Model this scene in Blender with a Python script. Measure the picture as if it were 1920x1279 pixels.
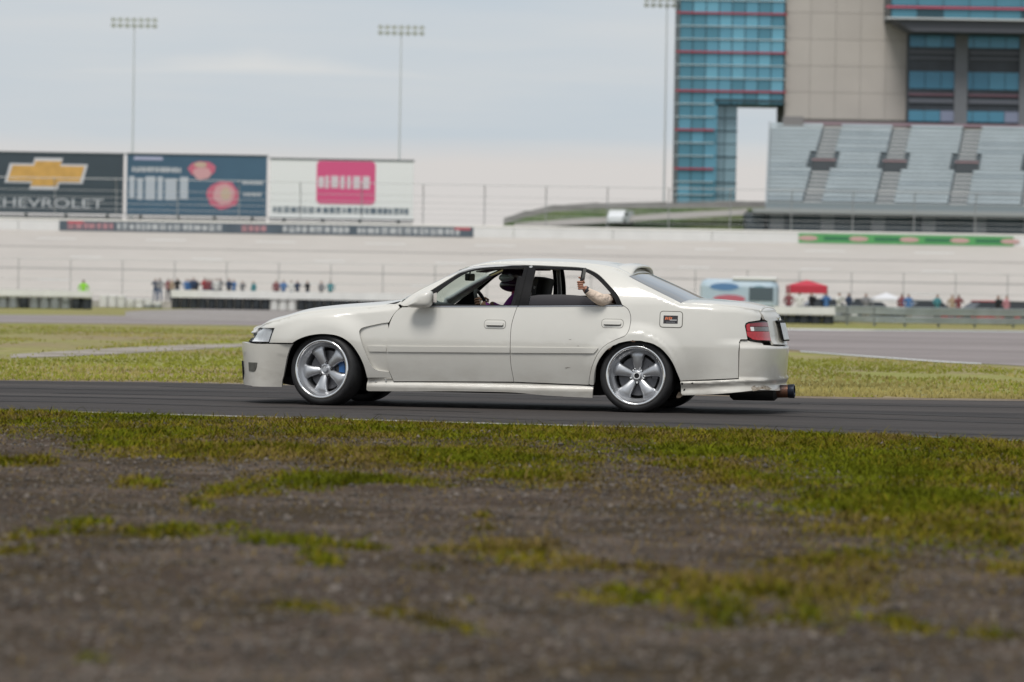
import bpy, bmesh, math, random
import numpy as np
from mathutils import Vector, Matrix

for o in list(bpy.data.objects):
    bpy.data.objects.remove(o, do_unlink=True)
SC = bpy.context.scene
COL = SC.collection
R = math.radians
random.seed(7)
RNG = np.random.default_rng(11)

# ------------------------------------------------------------------ camera
IMW, IMH, FPX = 1920.0, 1279.0, 6540.0          # photograph size and focal length in its pixels
CAM_H, PITCH, ROLL = 0.925, math.atan(75.5 / 6540), R(0.95)
CAM_O = np.array([0.0, 0.0, CAM_H])
_F = np.array([0, math.cos(PITCH), -math.sin(PITCH)])
_R0 = np.array([1.0, 0, 0]); _U0 = np.array([0, math.sin(PITCH), math.cos(PITCH)])
CAM_R = math.cos(ROLL) * _R0 + math.sin(ROLL) * _U0
CAM_U = math.cos(ROLL) * _U0 - math.sin(ROLL) * _R0
cam_data = bpy.data.cameras.new('camera')
cam = bpy.data.objects.new('camera', cam_data); COL.objects.link(cam)
M = Matrix.Identity(4)
for i in range(3):
    M[i][0], M[i][1], M[i][2], M[i][3] = CAM_R[i], CAM_U[i], -_F[i], CAM_O[i]
cam.matrix_world = M
cam_data.sensor_fit = 'HORIZONTAL'; cam_data.sensor_width = 36.0
cam_data.lens = 36.0 * FPX / IMW
cam_data.clip_start = 0.5; cam_data.clip_end = 6000
cam_data.dof.use_dof = True
cam_data.dof.focus_distance = 29.75
cam_data.dof.aperture_fstop = 3.0
SC.camera = cam

def ray(u, v):
    return _F + CAM_R * ((u - IMW / 2) / FPX) - CAM_U * ((v - IMH / 2) / FPX)
def ground(u, v, z=0.0):
    d = ray(u, v); t = (z - CAM_H) / d[2]
    return CAM_O + d * t
def at(u, v, Y):
    d = ray(u, v); return CAM_O + d * (Y / d[1])
def project(P):
    q = np.asarray(P) - CAM_O
    dep = q @ _F
    return np.stack([IMW / 2 + FPX * (q @ CAM_R) / dep, IMH / 2 - FPX * (q @ CAM_U) / dep], -1)

# ------------------------------------------------------------------ world, sun, exposure
SUN_EL, SUN_AZ = R(56), R(195)       # azimuth clockwise from +Y (behind the camera, a little to its left)
world = bpy.data.worlds.new('World'); SC.world = world; world.use_nodes = True
nt = world.node_tree; N = nt.nodes; L = nt.links
for n in list(N): N.remove(n)
def wn(t, **k):
    n = N.new(t)
    for a, b in k.items(): setattr(n, a, b)
    return n
out = wn('ShaderNodeOutputWorld'); bg = wn('ShaderNodeBackground'); bg.inputs[1].default_value = 0.08
sky = wn('ShaderNodeTexSky', sky_type='NISHITA', sun_disc=False)
sky.sun_elevation = SUN_EL; sky.sun_rotation = SUN_AZ; sky.dust_density = 2.0; sky.air_density = 1.0
tc = wn('ShaderNodeTexCoord')
sep = wn('ShaderNodeSeparateXYZ'); L.new(tc.outputs['Generated'], sep.inputs[0])
def cl(expr_op, a, b=None):
    m = wn('ShaderNodeMath', operation=expr_op)
    for i, q in enumerate((a, b)):
        if q is None: continue
        if isinstance(q, (int, float)): m.inputs[i].default_value = q
        else: L.new(q, m.inputs[i])
    return m.outputs[0]
def noise(scale_vec, scale, detail=4, rough=.55, off=(0, 0, 0)):
    mp = wn('ShaderNodeMapping'); mp.inputs['Scale'].default_value = scale_vec; mp.inputs['Location'].default_value = off
    L.new(tc.outputs['Generated'], mp.inputs[0])
    nz = wn('ShaderNodeTexNoise'); nz.inputs['Scale'].default_value = scale; nz.inputs['Detail'].default_value = detail
    nz.inputs['Roughness'].default_value = rough
    L.new(mp.outputs[0], nz.inputs['Vector']); return nz.outputs[0]
def ramp(sock, stops):
    r = wn('ShaderNodeValToRGB')
    el = r.color_ramp.elements
    while len(el) < len(stops): el.new(.5)
    for e, (p, c) in zip(el, stops):
        e.position = p; e.color = (*c, 1) if len(c) == 3 else c
    L.new(sock, r.inputs[0]); return r.outputs[0]
def mixc(fac, a, b, mode='MIX'):
    m = wn('ShaderNodeMix', data_type='RGBA', blend_type=mode)
    for i, q in ((0, fac), (6, a), (7, b)):
        if isinstance(q, (int, float)): m.inputs[i].default_value = q
        elif isinstance(q, tuple): m.inputs[i].default_value = (*q, 1)
        else: L.new(q, m.inputs[i])
    return m.outputs[2]
# a high overcast: pale sheets of stratus with blue-grey undersides, cream distant cloud bank low over the horizon
CL_LIGHT, CL_GREY, CL_BANK = (5.45, 5.58, 5.7), (4.6, 5.1, 5.6), (5.9, 5.55, 5.35)
wob = noise((3, 3, 3), 2.2, 5)
el = cl('ADD', sep.outputs[2], cl('MULTIPLY', cl('SUBTRACT', wob, .5), .010))
bank = ramp(cl('MULTIPLY', el, 10.0), [(.0, (1, 1, 1)), (.39, (1, 1, 1)), (.47, (0, 0, 0))])
sheet = ramp(noise((1, 1, 9), 3.0, 6, .55, (.3, .1, .0)), [(.40, (0, 0, 0)), (.66, (1, 1, 1))])
fine = ramp(noise((5, 5, 60), 1.7, 5, .5, (1.2, .4, .55)), [(.52, (0, 0, 0)), (.72, (1, 1, 1))])
c0 = mixc(sheet, CL_GREY, CL_LIGHT)
c0 = mixc(cl('MULTIPLY', fine, .5), c0, CL_LIGHT)
c1 = mixc(cl('MULTIPLY', bank, .85), c0, CL_BANK)
# one pale hump of cloud low in the sky to the left, flat below
ux = cl('DIVIDE', sep.outputs[0], sep.outputs[1]); uz = cl('DIVIDE', sep.outputs[2], sep.outputs[1])
wz = cl('MULTIPLY', cl('SUBTRACT', noise((40, 40, 90), 1.0, 4), .5), .9)
dx = cl('DIVIDE', cl('ADD', ux, .074), .036); dz = cl('DIVIDE', cl('SUBTRACT', uz, .0665), .0062)
hump = cl('SUBTRACT', cl('SUBTRACT', 1.0, cl('MULTIPLY', cl('ABSOLUTE', dx), 1.0)), dz)            # triangular top
base_ = cl('MULTIPLY', cl('ADD', dz, .55), 2.2)
hm_ = cl('MULTIPLY', cl('MINIMUM', cl('ADD', hump, wz), base_), .9)
hmc = wn('ShaderNodeClamp'); L.new(hm_, hmc.inputs[0])
inf = cl('MULTIPLY', cl('GREATER_THAN', sep.outputs[1], 0.0), .85)
c1 = mixc(cl('MULTIPLY', hmc.outputs[0], inf), c1, (6.1, 6.05, 5.95))
c2 = mixc(.90, sky.outputs[0], c1)
L.new(c2, bg.inputs[0]); L.new(bg.outputs[0], out.inputs[0])

sun_d = bpy.data.lights.new('sun', 'SUN'); sun_d.energy = 1.5; sun_d.angle = R(22); sun_d.color = (1, .96, .9)
sun = bpy.data.objects.new('sun', sun_d); COL.objects.link(sun)
sdir = Vector((math.sin(SUN_AZ) * math.cos(SUN_EL), math.cos(SUN_AZ) * math.cos(SUN_EL), math.sin(SUN_EL)))
sun.rotation_euler = sdir.to_track_quat('Z', 'Y').to_euler(); sun.location = (0, -20, 40)

SC.view_settings.view_transform = 'Standard'; SC.view_settings.look = 'None'
SC.view_settings.exposure = 0.6; SC.view_settings.gamma = 1.0; SC.view_settings.use_curve_mapping = False
SC.render.engine = 'CYCLES'
SC.cycles.use_denoising = True
SC.cycles.max_bounces = 8; SC.cycles.transparent_max_bounces = 16

# ------------------------------------------------------------------ helpers
MATS = {}
def mat(name, col, rough=.6, metal=0.0, var=.0, vscale=8.0, bump=0.0, bscale=60.0, coat=0.0, col2=None, dirt=0.0, spec=.5, emit=None, stretch=(1, 1, 1), detail=5):
    if name in MATS: return MATS[name]
    m = bpy.data.materials.new(name); m.use_nodes = True
    t = m.node_tree; b = t.nodes['Principled BSDF']
    b.inputs['Roughness'].default_value = rough; b.inputs['Metallic'].default_value = metal
    b.inputs['Specular IOR Level'].default_value = spec
    b.inputs['Base Color'].default_value = (*col, 1)
    if coat: b.inputs['Coat Weight'].default_value = coat; b.inputs['Coat Roughness'].default_value = .06
    tcn = t.nodes.new('ShaderNodeTexCoord')
    mp = t.nodes.new('ShaderNodeMapping'); mp.inputs['Scale'].default_value = stretch
    t.links.new(tcn.outputs['Object'], mp.inputs[0])
    if var or col2 is not None:
        nz = t.nodes.new('ShaderNodeTexNoise'); nz.inputs['Scale'].default_value = vscale; nz.inputs['Detail'].default_value = detail
        t.links.new(mp.outputs[0], nz.inputs['Vector'])
        rp = t.nodes.new('ShaderNodeValToRGB')
        if col2 is None:
            lo = tuple(c * (1 - var) for c in col); hi = tuple(min(1, c * (1 + var)) for c in col)
        else: lo, hi = col, col2
        rp.color_ramp.elements[0].position = .32; rp.color_ramp.elements[1].position = .68
        rp.color_ramp.elements[0].color = (*lo, 1); rp.color_ramp.elements[1].color = (*hi, 1)
        t.links.new(nz.outputs[0], rp.inputs[0]); t.links.new(rp.outputs[0], b.inputs['Base Color'])
    if bump:
        n2 = t.nodes.new('ShaderNodeTexNoise'); n2.inputs['Scale'].default_value = bscale; n2.inputs['Detail'].default_value = 4
        t.links.new(mp.outputs[0], n2.inputs['Vector'])
        bp = t.nodes.new('ShaderNodeBump'); bp.inputs['Strength'].default_value = bump; bp.inputs['Distance'].default_value = .02
        t.links.new(n2.outputs[0], bp.inputs['Height']); t.links.new(bp.outputs[0], b.inputs['Normal'])
    if emit: b.inputs['Emission Color'].default_value = (*col, 1); b.inputs['Emission Strength'].default_value = emit
    MATS[name] = m; return m

def glass_mat(name, tint, refl=1.0):
    if name in MATS: return MATS[name]
    m = bpy.data.materials.new(name); m.use_nodes = True; t = m.node_tree
    for n in list(t.nodes): t.nodes.remove(n)
    o = t.nodes.new('ShaderNodeOutputMaterial'); mx = t.nodes.new('ShaderNodeMixShader')
    tr = t.nodes.new('ShaderNodeBsdfTransparent'); tr.inputs[0].default_value = (*tint, 1)
    gl = t.nodes.new('ShaderNodeBsdfGlossy'); gl.inputs['Roughness'].default_value = .03
    fr = t.nodes.new('ShaderNodeFresnel'); fr.inputs[0].default_value = 1.5
    mu = t.nodes.new('ShaderNodeMath'); mu.operation = 'MULTIPLY'; mu.inputs[1].default_value = refl; mu.use_clamp = True
    t.links.new(fr.outputs[0], mu.inputs[0]); t.links.new(mu.outputs[0], mx.inputs[0])
    t.links.new(tr.outputs[0], mx.inputs[1]); t.links.new(gl.outputs[0], mx.inputs[2]); t.links.new(mx.outputs[0], o.inputs[0])
    MATS[name] = m; return m

def tag(o, label, cat=None, group=None, kind=None):
    if label: o['label'] = label
    if cat: o['category'] = cat
    if group: o['group'] = group
    if kind: o['kind'] = kind
    return o
def link(name, me, m=None, parent=None):
    o = bpy.data.objects.new(name, me); COL.objects.link(o)
    if m is not None and len(me.materials) == 0:
        for q in (m if isinstance(m, (list, tuple)) else [m]): me.materials.append(q)
    if parent is not None: o.parent = parent
    return o
def thing(name, label, cat, loc=(0, 0, 0), rz=0.0, group=None):
    o = bpy.data.objects.new(name, None); COL.objects.link(o); o.empty_display_size = .2
    o.location = loc; o.rotation_euler = (0, 0, rz)
    return tag(o, label, cat, group)
def mesh(name, V, Fc, smooth=False):
    me = bpy.data.meshes.new(name)
    me.from_pydata([tuple(map(float, v)) for v in V], [], [tuple(int(i) for i in f) for f in Fc]); me.update()
    if smooth: me.polygons.foreach_set('use_smooth', [True] * len(me.polygons))
    return me
class MB:
    """collects simple solids into one mesh"""
    def __init__(s): s.V = []; s.F = []
    def add(s, V, Fc):
        k = len(s.V); s.V += [tuple(map(float, v)) for v in V]; s.F += [tuple(i + k for i in f) for f in Fc]; return s
    def box(s, x0, x1, y0, y1, z0, z1):
        V = [(x, y, z) for z in (z0, z1) for y in (y0, y1) for x in (x0, x1)]
        return s.add(V, [(0, 2, 3, 1), (4, 5, 7, 6), (0, 1, 5, 4), (2, 6, 7, 3), (0, 4, 6, 2), (1, 3, 7, 5)])
    def bbox(s, x0, x1, y0, y1, z0, z1, b):
        # box with chamfered edges
        bm = bmesh.new(); bmesh.ops.create_cube(bm, size=1)
        for v in bm.verts:
            v.co = Vector(((x0 + x1) / 2 + v.co.x * (x1 - x0), (y0 + y1) / 2 + v.co.y * (y1 - y0), (z0 + z1) / 2 + v.co.z * (z1 - z0)))
        bmesh.ops.bevel(bm, geom=bm.edges[:], offset=b, segments=2, profile=.5, affect='EDGES')
        bm.verts.ensure_lookup_table()
        s.add([v.co[:] for v in bm.verts], [[v.index for v in f.verts] for f in bm.faces]); bm.free(); return s
    def tube(s, pts, rad, n=8, cap=True):
        pts = [Vector(p) for p in pts]; rr = rad if isinstance(rad, (list, tuple)) else [rad] * len(pts)
        k = len(s.V); up = None
        for i, p in enumerate(pts):
            t = (pts[min(i + 1, len(pts) - 1)] - pts[max(i - 1, 0)]).normalized()
            if up is None:
                up = t.orthogonal().normalized()
            up = (up - t * up.dot(t)).normalized(); sd = t.cross(up)
            for j in range(n):
                a = 2 * math.pi * j / n
                s.V.append(tuple(p + (up * math.cos(a) + sd * math.sin(a)) * rr[i]))
        for i in range(len(pts) - 1):
            for j in range(n):
                a = k + i * n + j; b = k + i * n + (j + 1) % n
                s.F.append((a, b, b + n, a + n))
        if cap:
            s.F.append(tuple(k + j for j in reversed(range(n)))); s.F.append(tuple(k + (len(pts) - 1) * n + j for j in range(n)))
        return s
    def lathe(s, prof, n=32, axis='y', closed=False, c=(0, 0, 0)):
        # prof: list of (radius, along)
        k = len(s.V)
        for (r, a) in prof:
            for j in range(n):
                t = 2 * math.pi * j / n
                p = (r * math.cos(t), a, r * math.sin(t)) if axis == 'y' else (r * math.cos(t), r * math.sin(t), a)
                s.V.append((p[0] + c[0], p[1] + c[1], p[2] + c[2]))
        m = len(prof)
        for i in range(m if closed else m - 1):
            for j in range(n):
                a, b = k + i * n + j, k + i * n + (j + 1) % n
                c2, d = k + ((i + 1) % m) * n + (j + 1) % n, k + ((i + 1) % m) * n + j
                s.F.append((a, b, c2, d) if axis != 'y' else (a, d, c2, b))
        return s
    def prism(s, poly, y0, y1):
        # poly in (x,z), extruded along y
        n = len(poly)
        return s.add([(x, y0, z) for x, z in poly] + [(x, y1, z) for x, z in poly],
                     [tuple(range(n)), tuple(reversed(range(n, 2 * n)))] + [(i, i + n, (i + 1) % n + n, (i + 1) % n) for i in range(n)])
    def build(s, name, m, parent=None, smooth=False):
        me = mesh(name, s.V, s.F, smooth)
        if smooth and smooth != 'all':
            try:
                bm = bmesh.new(); bm.from_mesh(me)
                for e in bm.edges:
                    if len(e.link_faces) == 2 and e.calc_face_angle(0) > R(38): e.smooth = False
                bm.to_mesh(me); bm.free()
            except Exception: pass
        return link(name, me, m, parent)
def fixn(o):
    bm = bmesh.new(); bm.from_mesh(o.data); bmesh.ops.recalc_face_normals(bm, faces=bm.faces[:]); bm.to_mesh(o.data); bm.free(); return o
def copy_tree(o, parent=None):
    c = o.copy(); COL.objects.link(c)
    if parent is not None: c.parent = parent
    for ch in [q for q in o.children]: copy_tree(ch, c)
    return c
def crom(P, per=8, closed=False):
    P = np.asarray(P, float); n = len(P); o = []
    for i in range(n if closed else n - 1):
        if closed: p0, p1, p2, p3 = P[i - 1], P[i], P[(i + 1) % n], P[(i + 2) % n]
        else: p0, p1, p2, p3 = P[max(i - 1, 0)], P[i], P[i + 1], P[min(i + 2, n - 1)]
        for k in range(per):
            t = k / per
            o.append(.5 * ((2 * p1) + (-p0 + p2) * t + (2 * p0 - 5 * p1 + 4 * p2 - p3) * t * t + (-p0 + 3 * p1 - 3 * p2 + p3) * t ** 3))
    if not closed: o.append(P[-1])
    return np.array(o)
def sstep(a, b, x):
    t = np.clip((np.asarray(x, float) - a) / (b - a), 0, 1); return t * t * (3 - 2 * t)
# ================================================================== the setting
def struct(name, V, Fc, m, smooth=False):
    o = link(name, mesh(name, V, Fc, smooth), m); o['kind'] = 'structure'; return o
def two_mix(name, c1, c2, s1, c3=None, s2=3.0, rough=.9, bump=.4, bscale=40, stretch=(1, 1, 1), lo=.42, hi=.6, spec=.3, fine=.28):
    if name in MATS: return MATS[name]
    m = bpy.data.materials.new(name); m.use_nodes = True; t = m.node_tree; b = t.nodes['Principled BSDF']
    b.inputs['Roughness'].default_value = rough; b.inputs['Specular IOR Level'].default_value = spec
    tcn = t.nodes.new('ShaderNodeTexCoord'); mp = t.nodes.new('ShaderNodeMapping'); mp.inputs['Scale'].default_value = stretch
    t.links.new(tcn.outputs['Object'], mp.inputs[0])
    def nz(sc, det=6):
        n = t.nodes.new('ShaderNodeTexNoise'); n.inputs['Scale'].default_value = sc; n.inputs['Detail'].default_value = det; n.inputs['Roughness'].default_value = .6
        t.links.new(mp.outputs[0], n.inputs['Vector']); return n.outputs[0]
    def rp(s, a, b_, p0, p1):
        r = t.nodes.new('ShaderNodeValToRGB'); r.color_ramp.elements[0].position = p0; r.color_ramp.elements[1].position = p1
        r.color_ramp.elements[0].color = (*a, 1); r.color_ramp.elements[1].color = (*b_, 1); t.links.new(s, r.inputs[0]); return r.outputs[0]
    base = rp(nz(s1), c1, c2, lo, hi)
    if c3 is not None:
        mx = t.nodes.new('ShaderNodeMix'); mx.data_type = 'RGBA'
        t.links.new(rp(nz(s2), (0, 0, 0), (1, 1, 1), .45, .62), mx.inputs[0]); t.links.new(base, mx.inputs[6]); mx.inputs[7].default_value = (*c3, 1); base = mx.outputs[2]
    fn = t.nodes.new('ShaderNodeMix'); fn.data_type = 'RGBA'; fn.blend_type = 'MULTIPLY'; fn.inputs[0].default_value = 1
    t.links.new(base, fn.inputs[6]); t.links.new(rp(nz(bscale, 3), (1 - fine,) * 3, (1 + fine,) * 3, .3, .7), fn.inputs[7])
    t.links.new(fn.outputs[2], b.inputs['Base Color'])
    bp = t.nodes.new('ShaderNodeBump'); bp.inputs['Strength'].default_value = bump; bp.inputs['Distance'].default_value = .03
    t.links.new(nz(bscale, 4), bp.inputs['Height']); t.links.new(bp.outputs[0], b.inputs['Normal'])
    MATS[name] = m; return m

field_m = two_mix('dry_grass_field', (.235, .25, .070), (.295, .27, .115), .09, (.27, .215, .13), .16, bscale=3.0, bump=.5, lo=.4, hi=.62, spec=.03)
asphalt = two_mix('dark_asphalt', (.052, .045, .042), (.070, .061, .057), .5, (.036, .032, .031), .8, rough=.85, bscale=60, bump=.15, stretch=(.05, 1, 1), spec=.2)
asphalt2 = two_mix('grey_asphalt', (.25, .218, .212), (.29, .255, .248), .08, (.21, .182, .176), .1, rough=.9, bscale=4, bump=.1, stretch=(.1, 1, 1))
gravel_m = two_mix('gravel_dirt', (.084, .062, .047), (.150, .115, .090), 1.6, (.070, .052, .033), .9, bscale=55, bump=1.0, spec=.05)
pale_dirt = two_mix('pale_dirt', (.34, .30, .26), (.24, .21, .17), .6, bscale=6, bump=.3)
dirt_m = two_mix('brown_dirt', (.16, .12, .08), (.22, .18, .13), .5, bscale=8, bump=.4)
concrete = two_mix('banking_concrete', (.465, .436, .404), (.490, .462, .432), .05, (.450, .420, .392), .07, rough=.9, bscale=1.2, bump=.02, stretch=(.3, 1, 1), fine=.03)
apron_m = two_mix('apron_concrete', (.26, .235, .22), (.30, .275, .26), .15, bscale=2, bump=.1)
white_p = mat('white_wall_paint', (.66, .66, .65), .6, var=.06, vscale=.4)

def gpoly(pts, z): return [tuple(ground(u, v, z)) for u, v in pts]
def strip_px(name, near, far, z, m):
    """sheet between two traced edges on the ground"""
    n = max(len(near), len(far)) * 8
    a = np.array([ground(u, v, z) for u, v in near]); b = np.array([ground(u, v, z) for u, v in far])
    def rs(P):
        P = crom(P, 6); d = np.concatenate([[0], np.cumsum(np.linalg.norm(np.diff(P, axis=0), axis=1))]); t = np.linspace(0, d[-1], n)
        return np.stack([np.interp(t, d, P[:, k]) for k in range(3)], 1)
    A, B = rs(a), rs(b)
    return struct(name, np.concatenate([A, B]), [(i, i + 1, n + i + 1, n + i) for i in range(n - 1)], m)
struct('ground', [(-2500, -60, -.02), (2500, -60, -.02), (2500, 4500, -.02), (-2500, 4500, -.02)], [(0, 1, 2, 3)], field_m)
NEAR = [(-700, 757), (-300, 763), (0, 770), (500, 783.5), (1000, 797.5), (1250, 803.5), (1600, 815), (1920, 828), (2300, 845)]
FAR = [(-700, 706), (-300, 709), (0, 713.5), (300, 717), (480, 721), (1000, 733), (1500, 746.5), (1920, 752), (2300, 756)]
strip_px('track', NEAR, FAR, 0.0, asphalt)
strip_px('dirt_verge', [(u, v + .3) for u, v in FAR], [(u, v - 3.2 - .8 * math.sin(u * .01)) for u, v in FAR], -.006, dirt_m)
lw = [(u, v - .5) for u, v in NEAR[2:6]]
strip_px('edge_line', lw, [(u, v - 2.0) for u, v in lw], .004, mat('line_white', (.22, .215, .20), .7, col2=(.42, .41, .38), vscale=1.2))
lw = [(u, v - .6) for u, v in NEAR[5:8]]
strip_px('edge_line', lw, [(u, v - 1.4) for u, v in lw], .004, mat('line_teal', (.16, .26, .28), .7, var=.35, vscale=3))
def track_px(u, f):
    return (u, np.interp(u, [p[0] for p in NEAR], [p[1] for p in NEAR]) * (1 - f) + np.interp(u, [p[0] for p in FAR], [p[1] for p in FAR]) * f)
for (f0, f1, w_, ua, ub) in ((.30, .34, .035, -300, 900), (.50, .44, .030, -400, 2200), (.62, .58, .040, 100, 2200), (.74, .80, .035, -300, 1500), (.18, .13, .030, 700, 2200), (.86, .83, .03, 300, 2200)):
    us0 = np.linspace(ua, ub, 9); fr = [f0 + (f1 - f0) * k / 8 + .012 * math.sin(k * 1.7 + f0 * 9) for k in range(9)]
    strip_px('tyre_mark', [track_px(u, f) for u, f in zip(us0, fr)], [track_px(u, f + w_) for u, f in zip(us0, fr)], .002, mat('rubber_mark', (.030, .027, .026), .8, col2=(.046, .041, .039), vscale=.9, spec=.2))
# second loop of the course beyond the field
strip_px('far_track', [(-400, 601), (0, 605), (300, 608), (600, 613), (900, 624), (1250, 640), (1500, 657), (1720, 674), (1920, 686), (2300, 706)],
         [(-400, 586), (0, 589.5), (240, 592), (600, 599), (900, 606), (1250, 613), (1500, 617), (1720, 619), (1920, 621), (2300, 624)], -.012, asphalt2)
strip_px('far_track_line', [(1500, 659.5), (1640, 670), (1760, 678.5), (1840, 682.5)], [(1500, 657.8), (1640, 668), (1760, 676.5), (1840, 681)], -.008, mat('line_white2', (.6, .6, .58), .7))
strip_px('far_track_line', [(1300, 615.4), (1520, 619), (1640, 619.8)], [(1300, 613.6), (1520, 616.4), (1640, 618.2)], -.008, mat('line_white2', (.6, .6, .58), .7))
strip_px('far_track_line', [(1640, 619.8), (1780, 620.8), (1960, 623)], [(1640, 618.2), (1780, 619), (1960, 621)], -.008, mat('line_pale', (.42, .46, .47), .7))
strip_px('paved_apron', [(235, 594), (300, 601), (480, 602), (800, 606)], [(235, 584), (300, 581), (480, 579), (800, 583)], -.009, apron_m)
strip_px('dirt_path', [(20, 671), (110, 668.5), (210, 664), (330, 657), (420, 652), (500, 647)], [(20, 664), (110, 658.5), (210, 652.5), (330, 647.5), (420, 645.2), (500, 643.2)], -.014, pale_dirt)

# banked oval track, straight across the view
BY0, BY1, BZ1 = 331.0, 352.0, 7.25
struct('banked_track', [(-260, BY0, -.015), (260, BY0, -.015), (-260, BY1, BZ1), (260, BY1, BZ1), (-260, BY0 - 30, -.012), (260, BY0 - 30, -.012)], [(0, 1, 3, 2), (4, 5, 1, 0)], concrete)
def on_bank(t): return (BY0 + (BY1 - BY0) * t, BZ1 * t)
for t_, ln, gap_ in ((.30, 3.0, 9.0), (.62, 3.0, 9.0), (.88, 4.0, 7.0)):
    V, Fc = [], []; x = -120.0 + t_ * 7
    while x < 120:
        y, z = on_bank(t_); y2, z2 = on_bank(t_ + .010); k = len(V)
        V += [(x, y, z + .01), (x + ln, y, z + .01), (x + ln, y2, z2 + .01), (x, y2, z2 + .01)]; Fc.append((k, k + 1, k + 2, k + 3)); x += ln + gap_
    struct('lane_line', V, Fc, mat('line_lane', (.62, .62, .60), .7))
for t_ in (.08, .46, .76):
    y, z = on_bank(t_); y2, z2 = on_bank(t_ + .007)
    struct('seam_line', [(-200, y, z + .008), (200, y, z + .008), (200, y2, z2 + .008), (-200, y2, z2 + .008)], [(0, 1, 2, 3)], mat('seam_grey', (.17, .16, .155), .9))
WALL_T = BZ1 + 1.22
wl = thing('track_wall', 'long white concrete wall along the top of the banked oval', 'wall', (0, BY1, 0))
x = -130.0
while x < 130:
    MB().bbox(x + .02, x + 9.98, .0, .55, BZ1 - .3, WALL_T - .18, .03).build('wall_panel', white_p, wl); x += 10
MB().box(-130, 130, -.05, .6, WALL_T - .18, WALL_T).build('wall_coping', mat('coping_white', (.78, .77, .73), .6, var=.04), wl)
# terrace of ground behind the wall
struct('embankment', [(-300, BY1 + .6, WALL_T - 1.3), (300, BY1 + .6, WALL_T - 1.3), (300, 1200, WALL_T - 1.3), (-300, 1200, WALL_T - 1.3), (-300, BY1 + .6, -.2), (300, BY1 + .6, -.2)], [(0, 1, 2, 3), (4, 5, 1, 0)],
       two_mix('bank_grass', (.07, .11, .04), (.11, .13, .06), .05, bscale=1.0, bump=.2))

# advert banners fixed to the wall
def px_at(u, v, Y): return at(u, v, Y)
def letters_row(parent, x0, x1, z0, z1, y, m, n, seed, name='lettering'):
    """an unreadable row of letter-like strokes, flat print"""
    r = random.Random(seed); mb = MB(); x = x0; h = z1 - z0; w = (x1 - x0) / n
    while x < x1 - w * .3:
        a = w * r.uniform(.35, .95); b = min(x + a, x1); e0, e1 = z0 + h * r.choice((0, 0, .05)), z1 - h * r.choice((0, 0, .08))
        q = r.random()
        if q < .35 and a > w * .5:
            c_ = z0 + h * r.uniform(.40, .60); mb.box(x, b, y - .012, y, e0, c_ - h * .07); mb.box(x, b, y - .012, y, c_ + h * .07, e1)
        else: mb.box(x, b, y - .012, y, e0, e1)
        x = b + w * r.uniform(.12, .30)
    return mb.build(name, m, parent)
Y = BY1 - .06
def xw(u, Y): return (u - IMW / 2) / FPX * Y
def zw(u, v, Y): return at(u, v, Y)[2]
bn = thing('wall_banner', 'long dark sponsor banner with pale lettering on the white wall below the billboards', 'banner', (0, Y, 0))
x0, x1 = xw(108, Y), xw(884, Y)
MB().box(x0, x1, -.02, .03, BZ1 + .02, WALL_T - .22).build('banner_sheet', mat('banner_navy', (.075, .10, .125), .6, var=.15, vscale=.5), bn)
for k, (a, b, c_) in enumerate(((.02, .13, 1), (.14, .40, 0), (.44, .50, 1), (.54, .70, 0), (.72, .97, 0))):
    letters_row(bn, x0 + (x1 - x0) * a, x0 + (x1 - x0) * b, BZ1 + .22, BZ1 + .82, -.022, mat('banner_pale', (.42, .44, .45), .6) if not c_ else mat('banner_rose', (.38, .20, .22), .6), max(4, int((b - a) * 55)), k)
for a in (.02, .955):
    MB().box(x0 + (x1 - x0) * a, x0 + (x1 - x0) * a + 1.6, -.04, -.02, WALL_T - .50, WALL_T - .24).build('banner_tab', mat('banner_red', (.45, .10, .12), .6), bn)
bn = thing('wall_banner', 'bright green advertising banner with pink logos on the wall below the grandstand', 'banner', (0, Y, 0))
x0, x1 = xw(1494, Y), xw(1897, Y)
MB().box(x0, x1, -.02, .03, BZ1 + .02, WALL_T - .26).build('banner_sheet', mat('banner_green', (.09, .33, .11), .6, var=.06, vscale=.5), bn)
for k in range(5):
    c_ = x0 + (x1 - x0) * (.03 + k * .235)
    lo = MB().lathe([(.0001, -.05), (.9, -.045), (1.0, -.03), (1.0, -.02)], 20).build('banner_logo', mat('logo_pink', (.50, .32, .30), .6), bn); lo.scale = (1.0, 1, .26); lo.location = (c_ + .3, 0, BZ1 + .48)
    if k < 4: MB().box(c_ + 1.9, c_ + 4.6, -.035, -.02, BZ1 + .30, BZ1 + .68).build('banner_text_block', mat('banner_dkgreen', (.03, .16, .07), .6), bn)

# catch fence on top of the wall
cf = thing('catch_fence', 'tall wire catch fence with thin posts on top of the white wall', 'fence', (0, BY1 + .45, 0))
galv = mat('galvanised', (.30, .31, .31), .5, .5, var=.1)
pm = MB().tube([(0, 0, WALL_T - .9), (0, 0, WALL_T + 3.0), (0, -.4, WALL_T + 3.7), (0, -1.1, WALL_T + 4.1)], .055, 6)
pme = mesh('fence_post', pm.V, pm.F)
for k in range(22): link('fence_post', pme, galv, cf).location = (-65 + k * 6.2, 0, 0)
for k, h in enumerate((.5, 1.0, 1.6, 2.2, 2.9)):
    MB().tube([(-70, -.06, WALL_T + h), (70, -.06, WALL_T + h)], .022, 5).build('fence_cable', galv, cf)
MB().tube([(-70, -1.1, WALL_T + 4.05), (70, -1.1, WALL_T + 4.05)], .04, 5).build('fence_cable', galv, cf)

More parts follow.
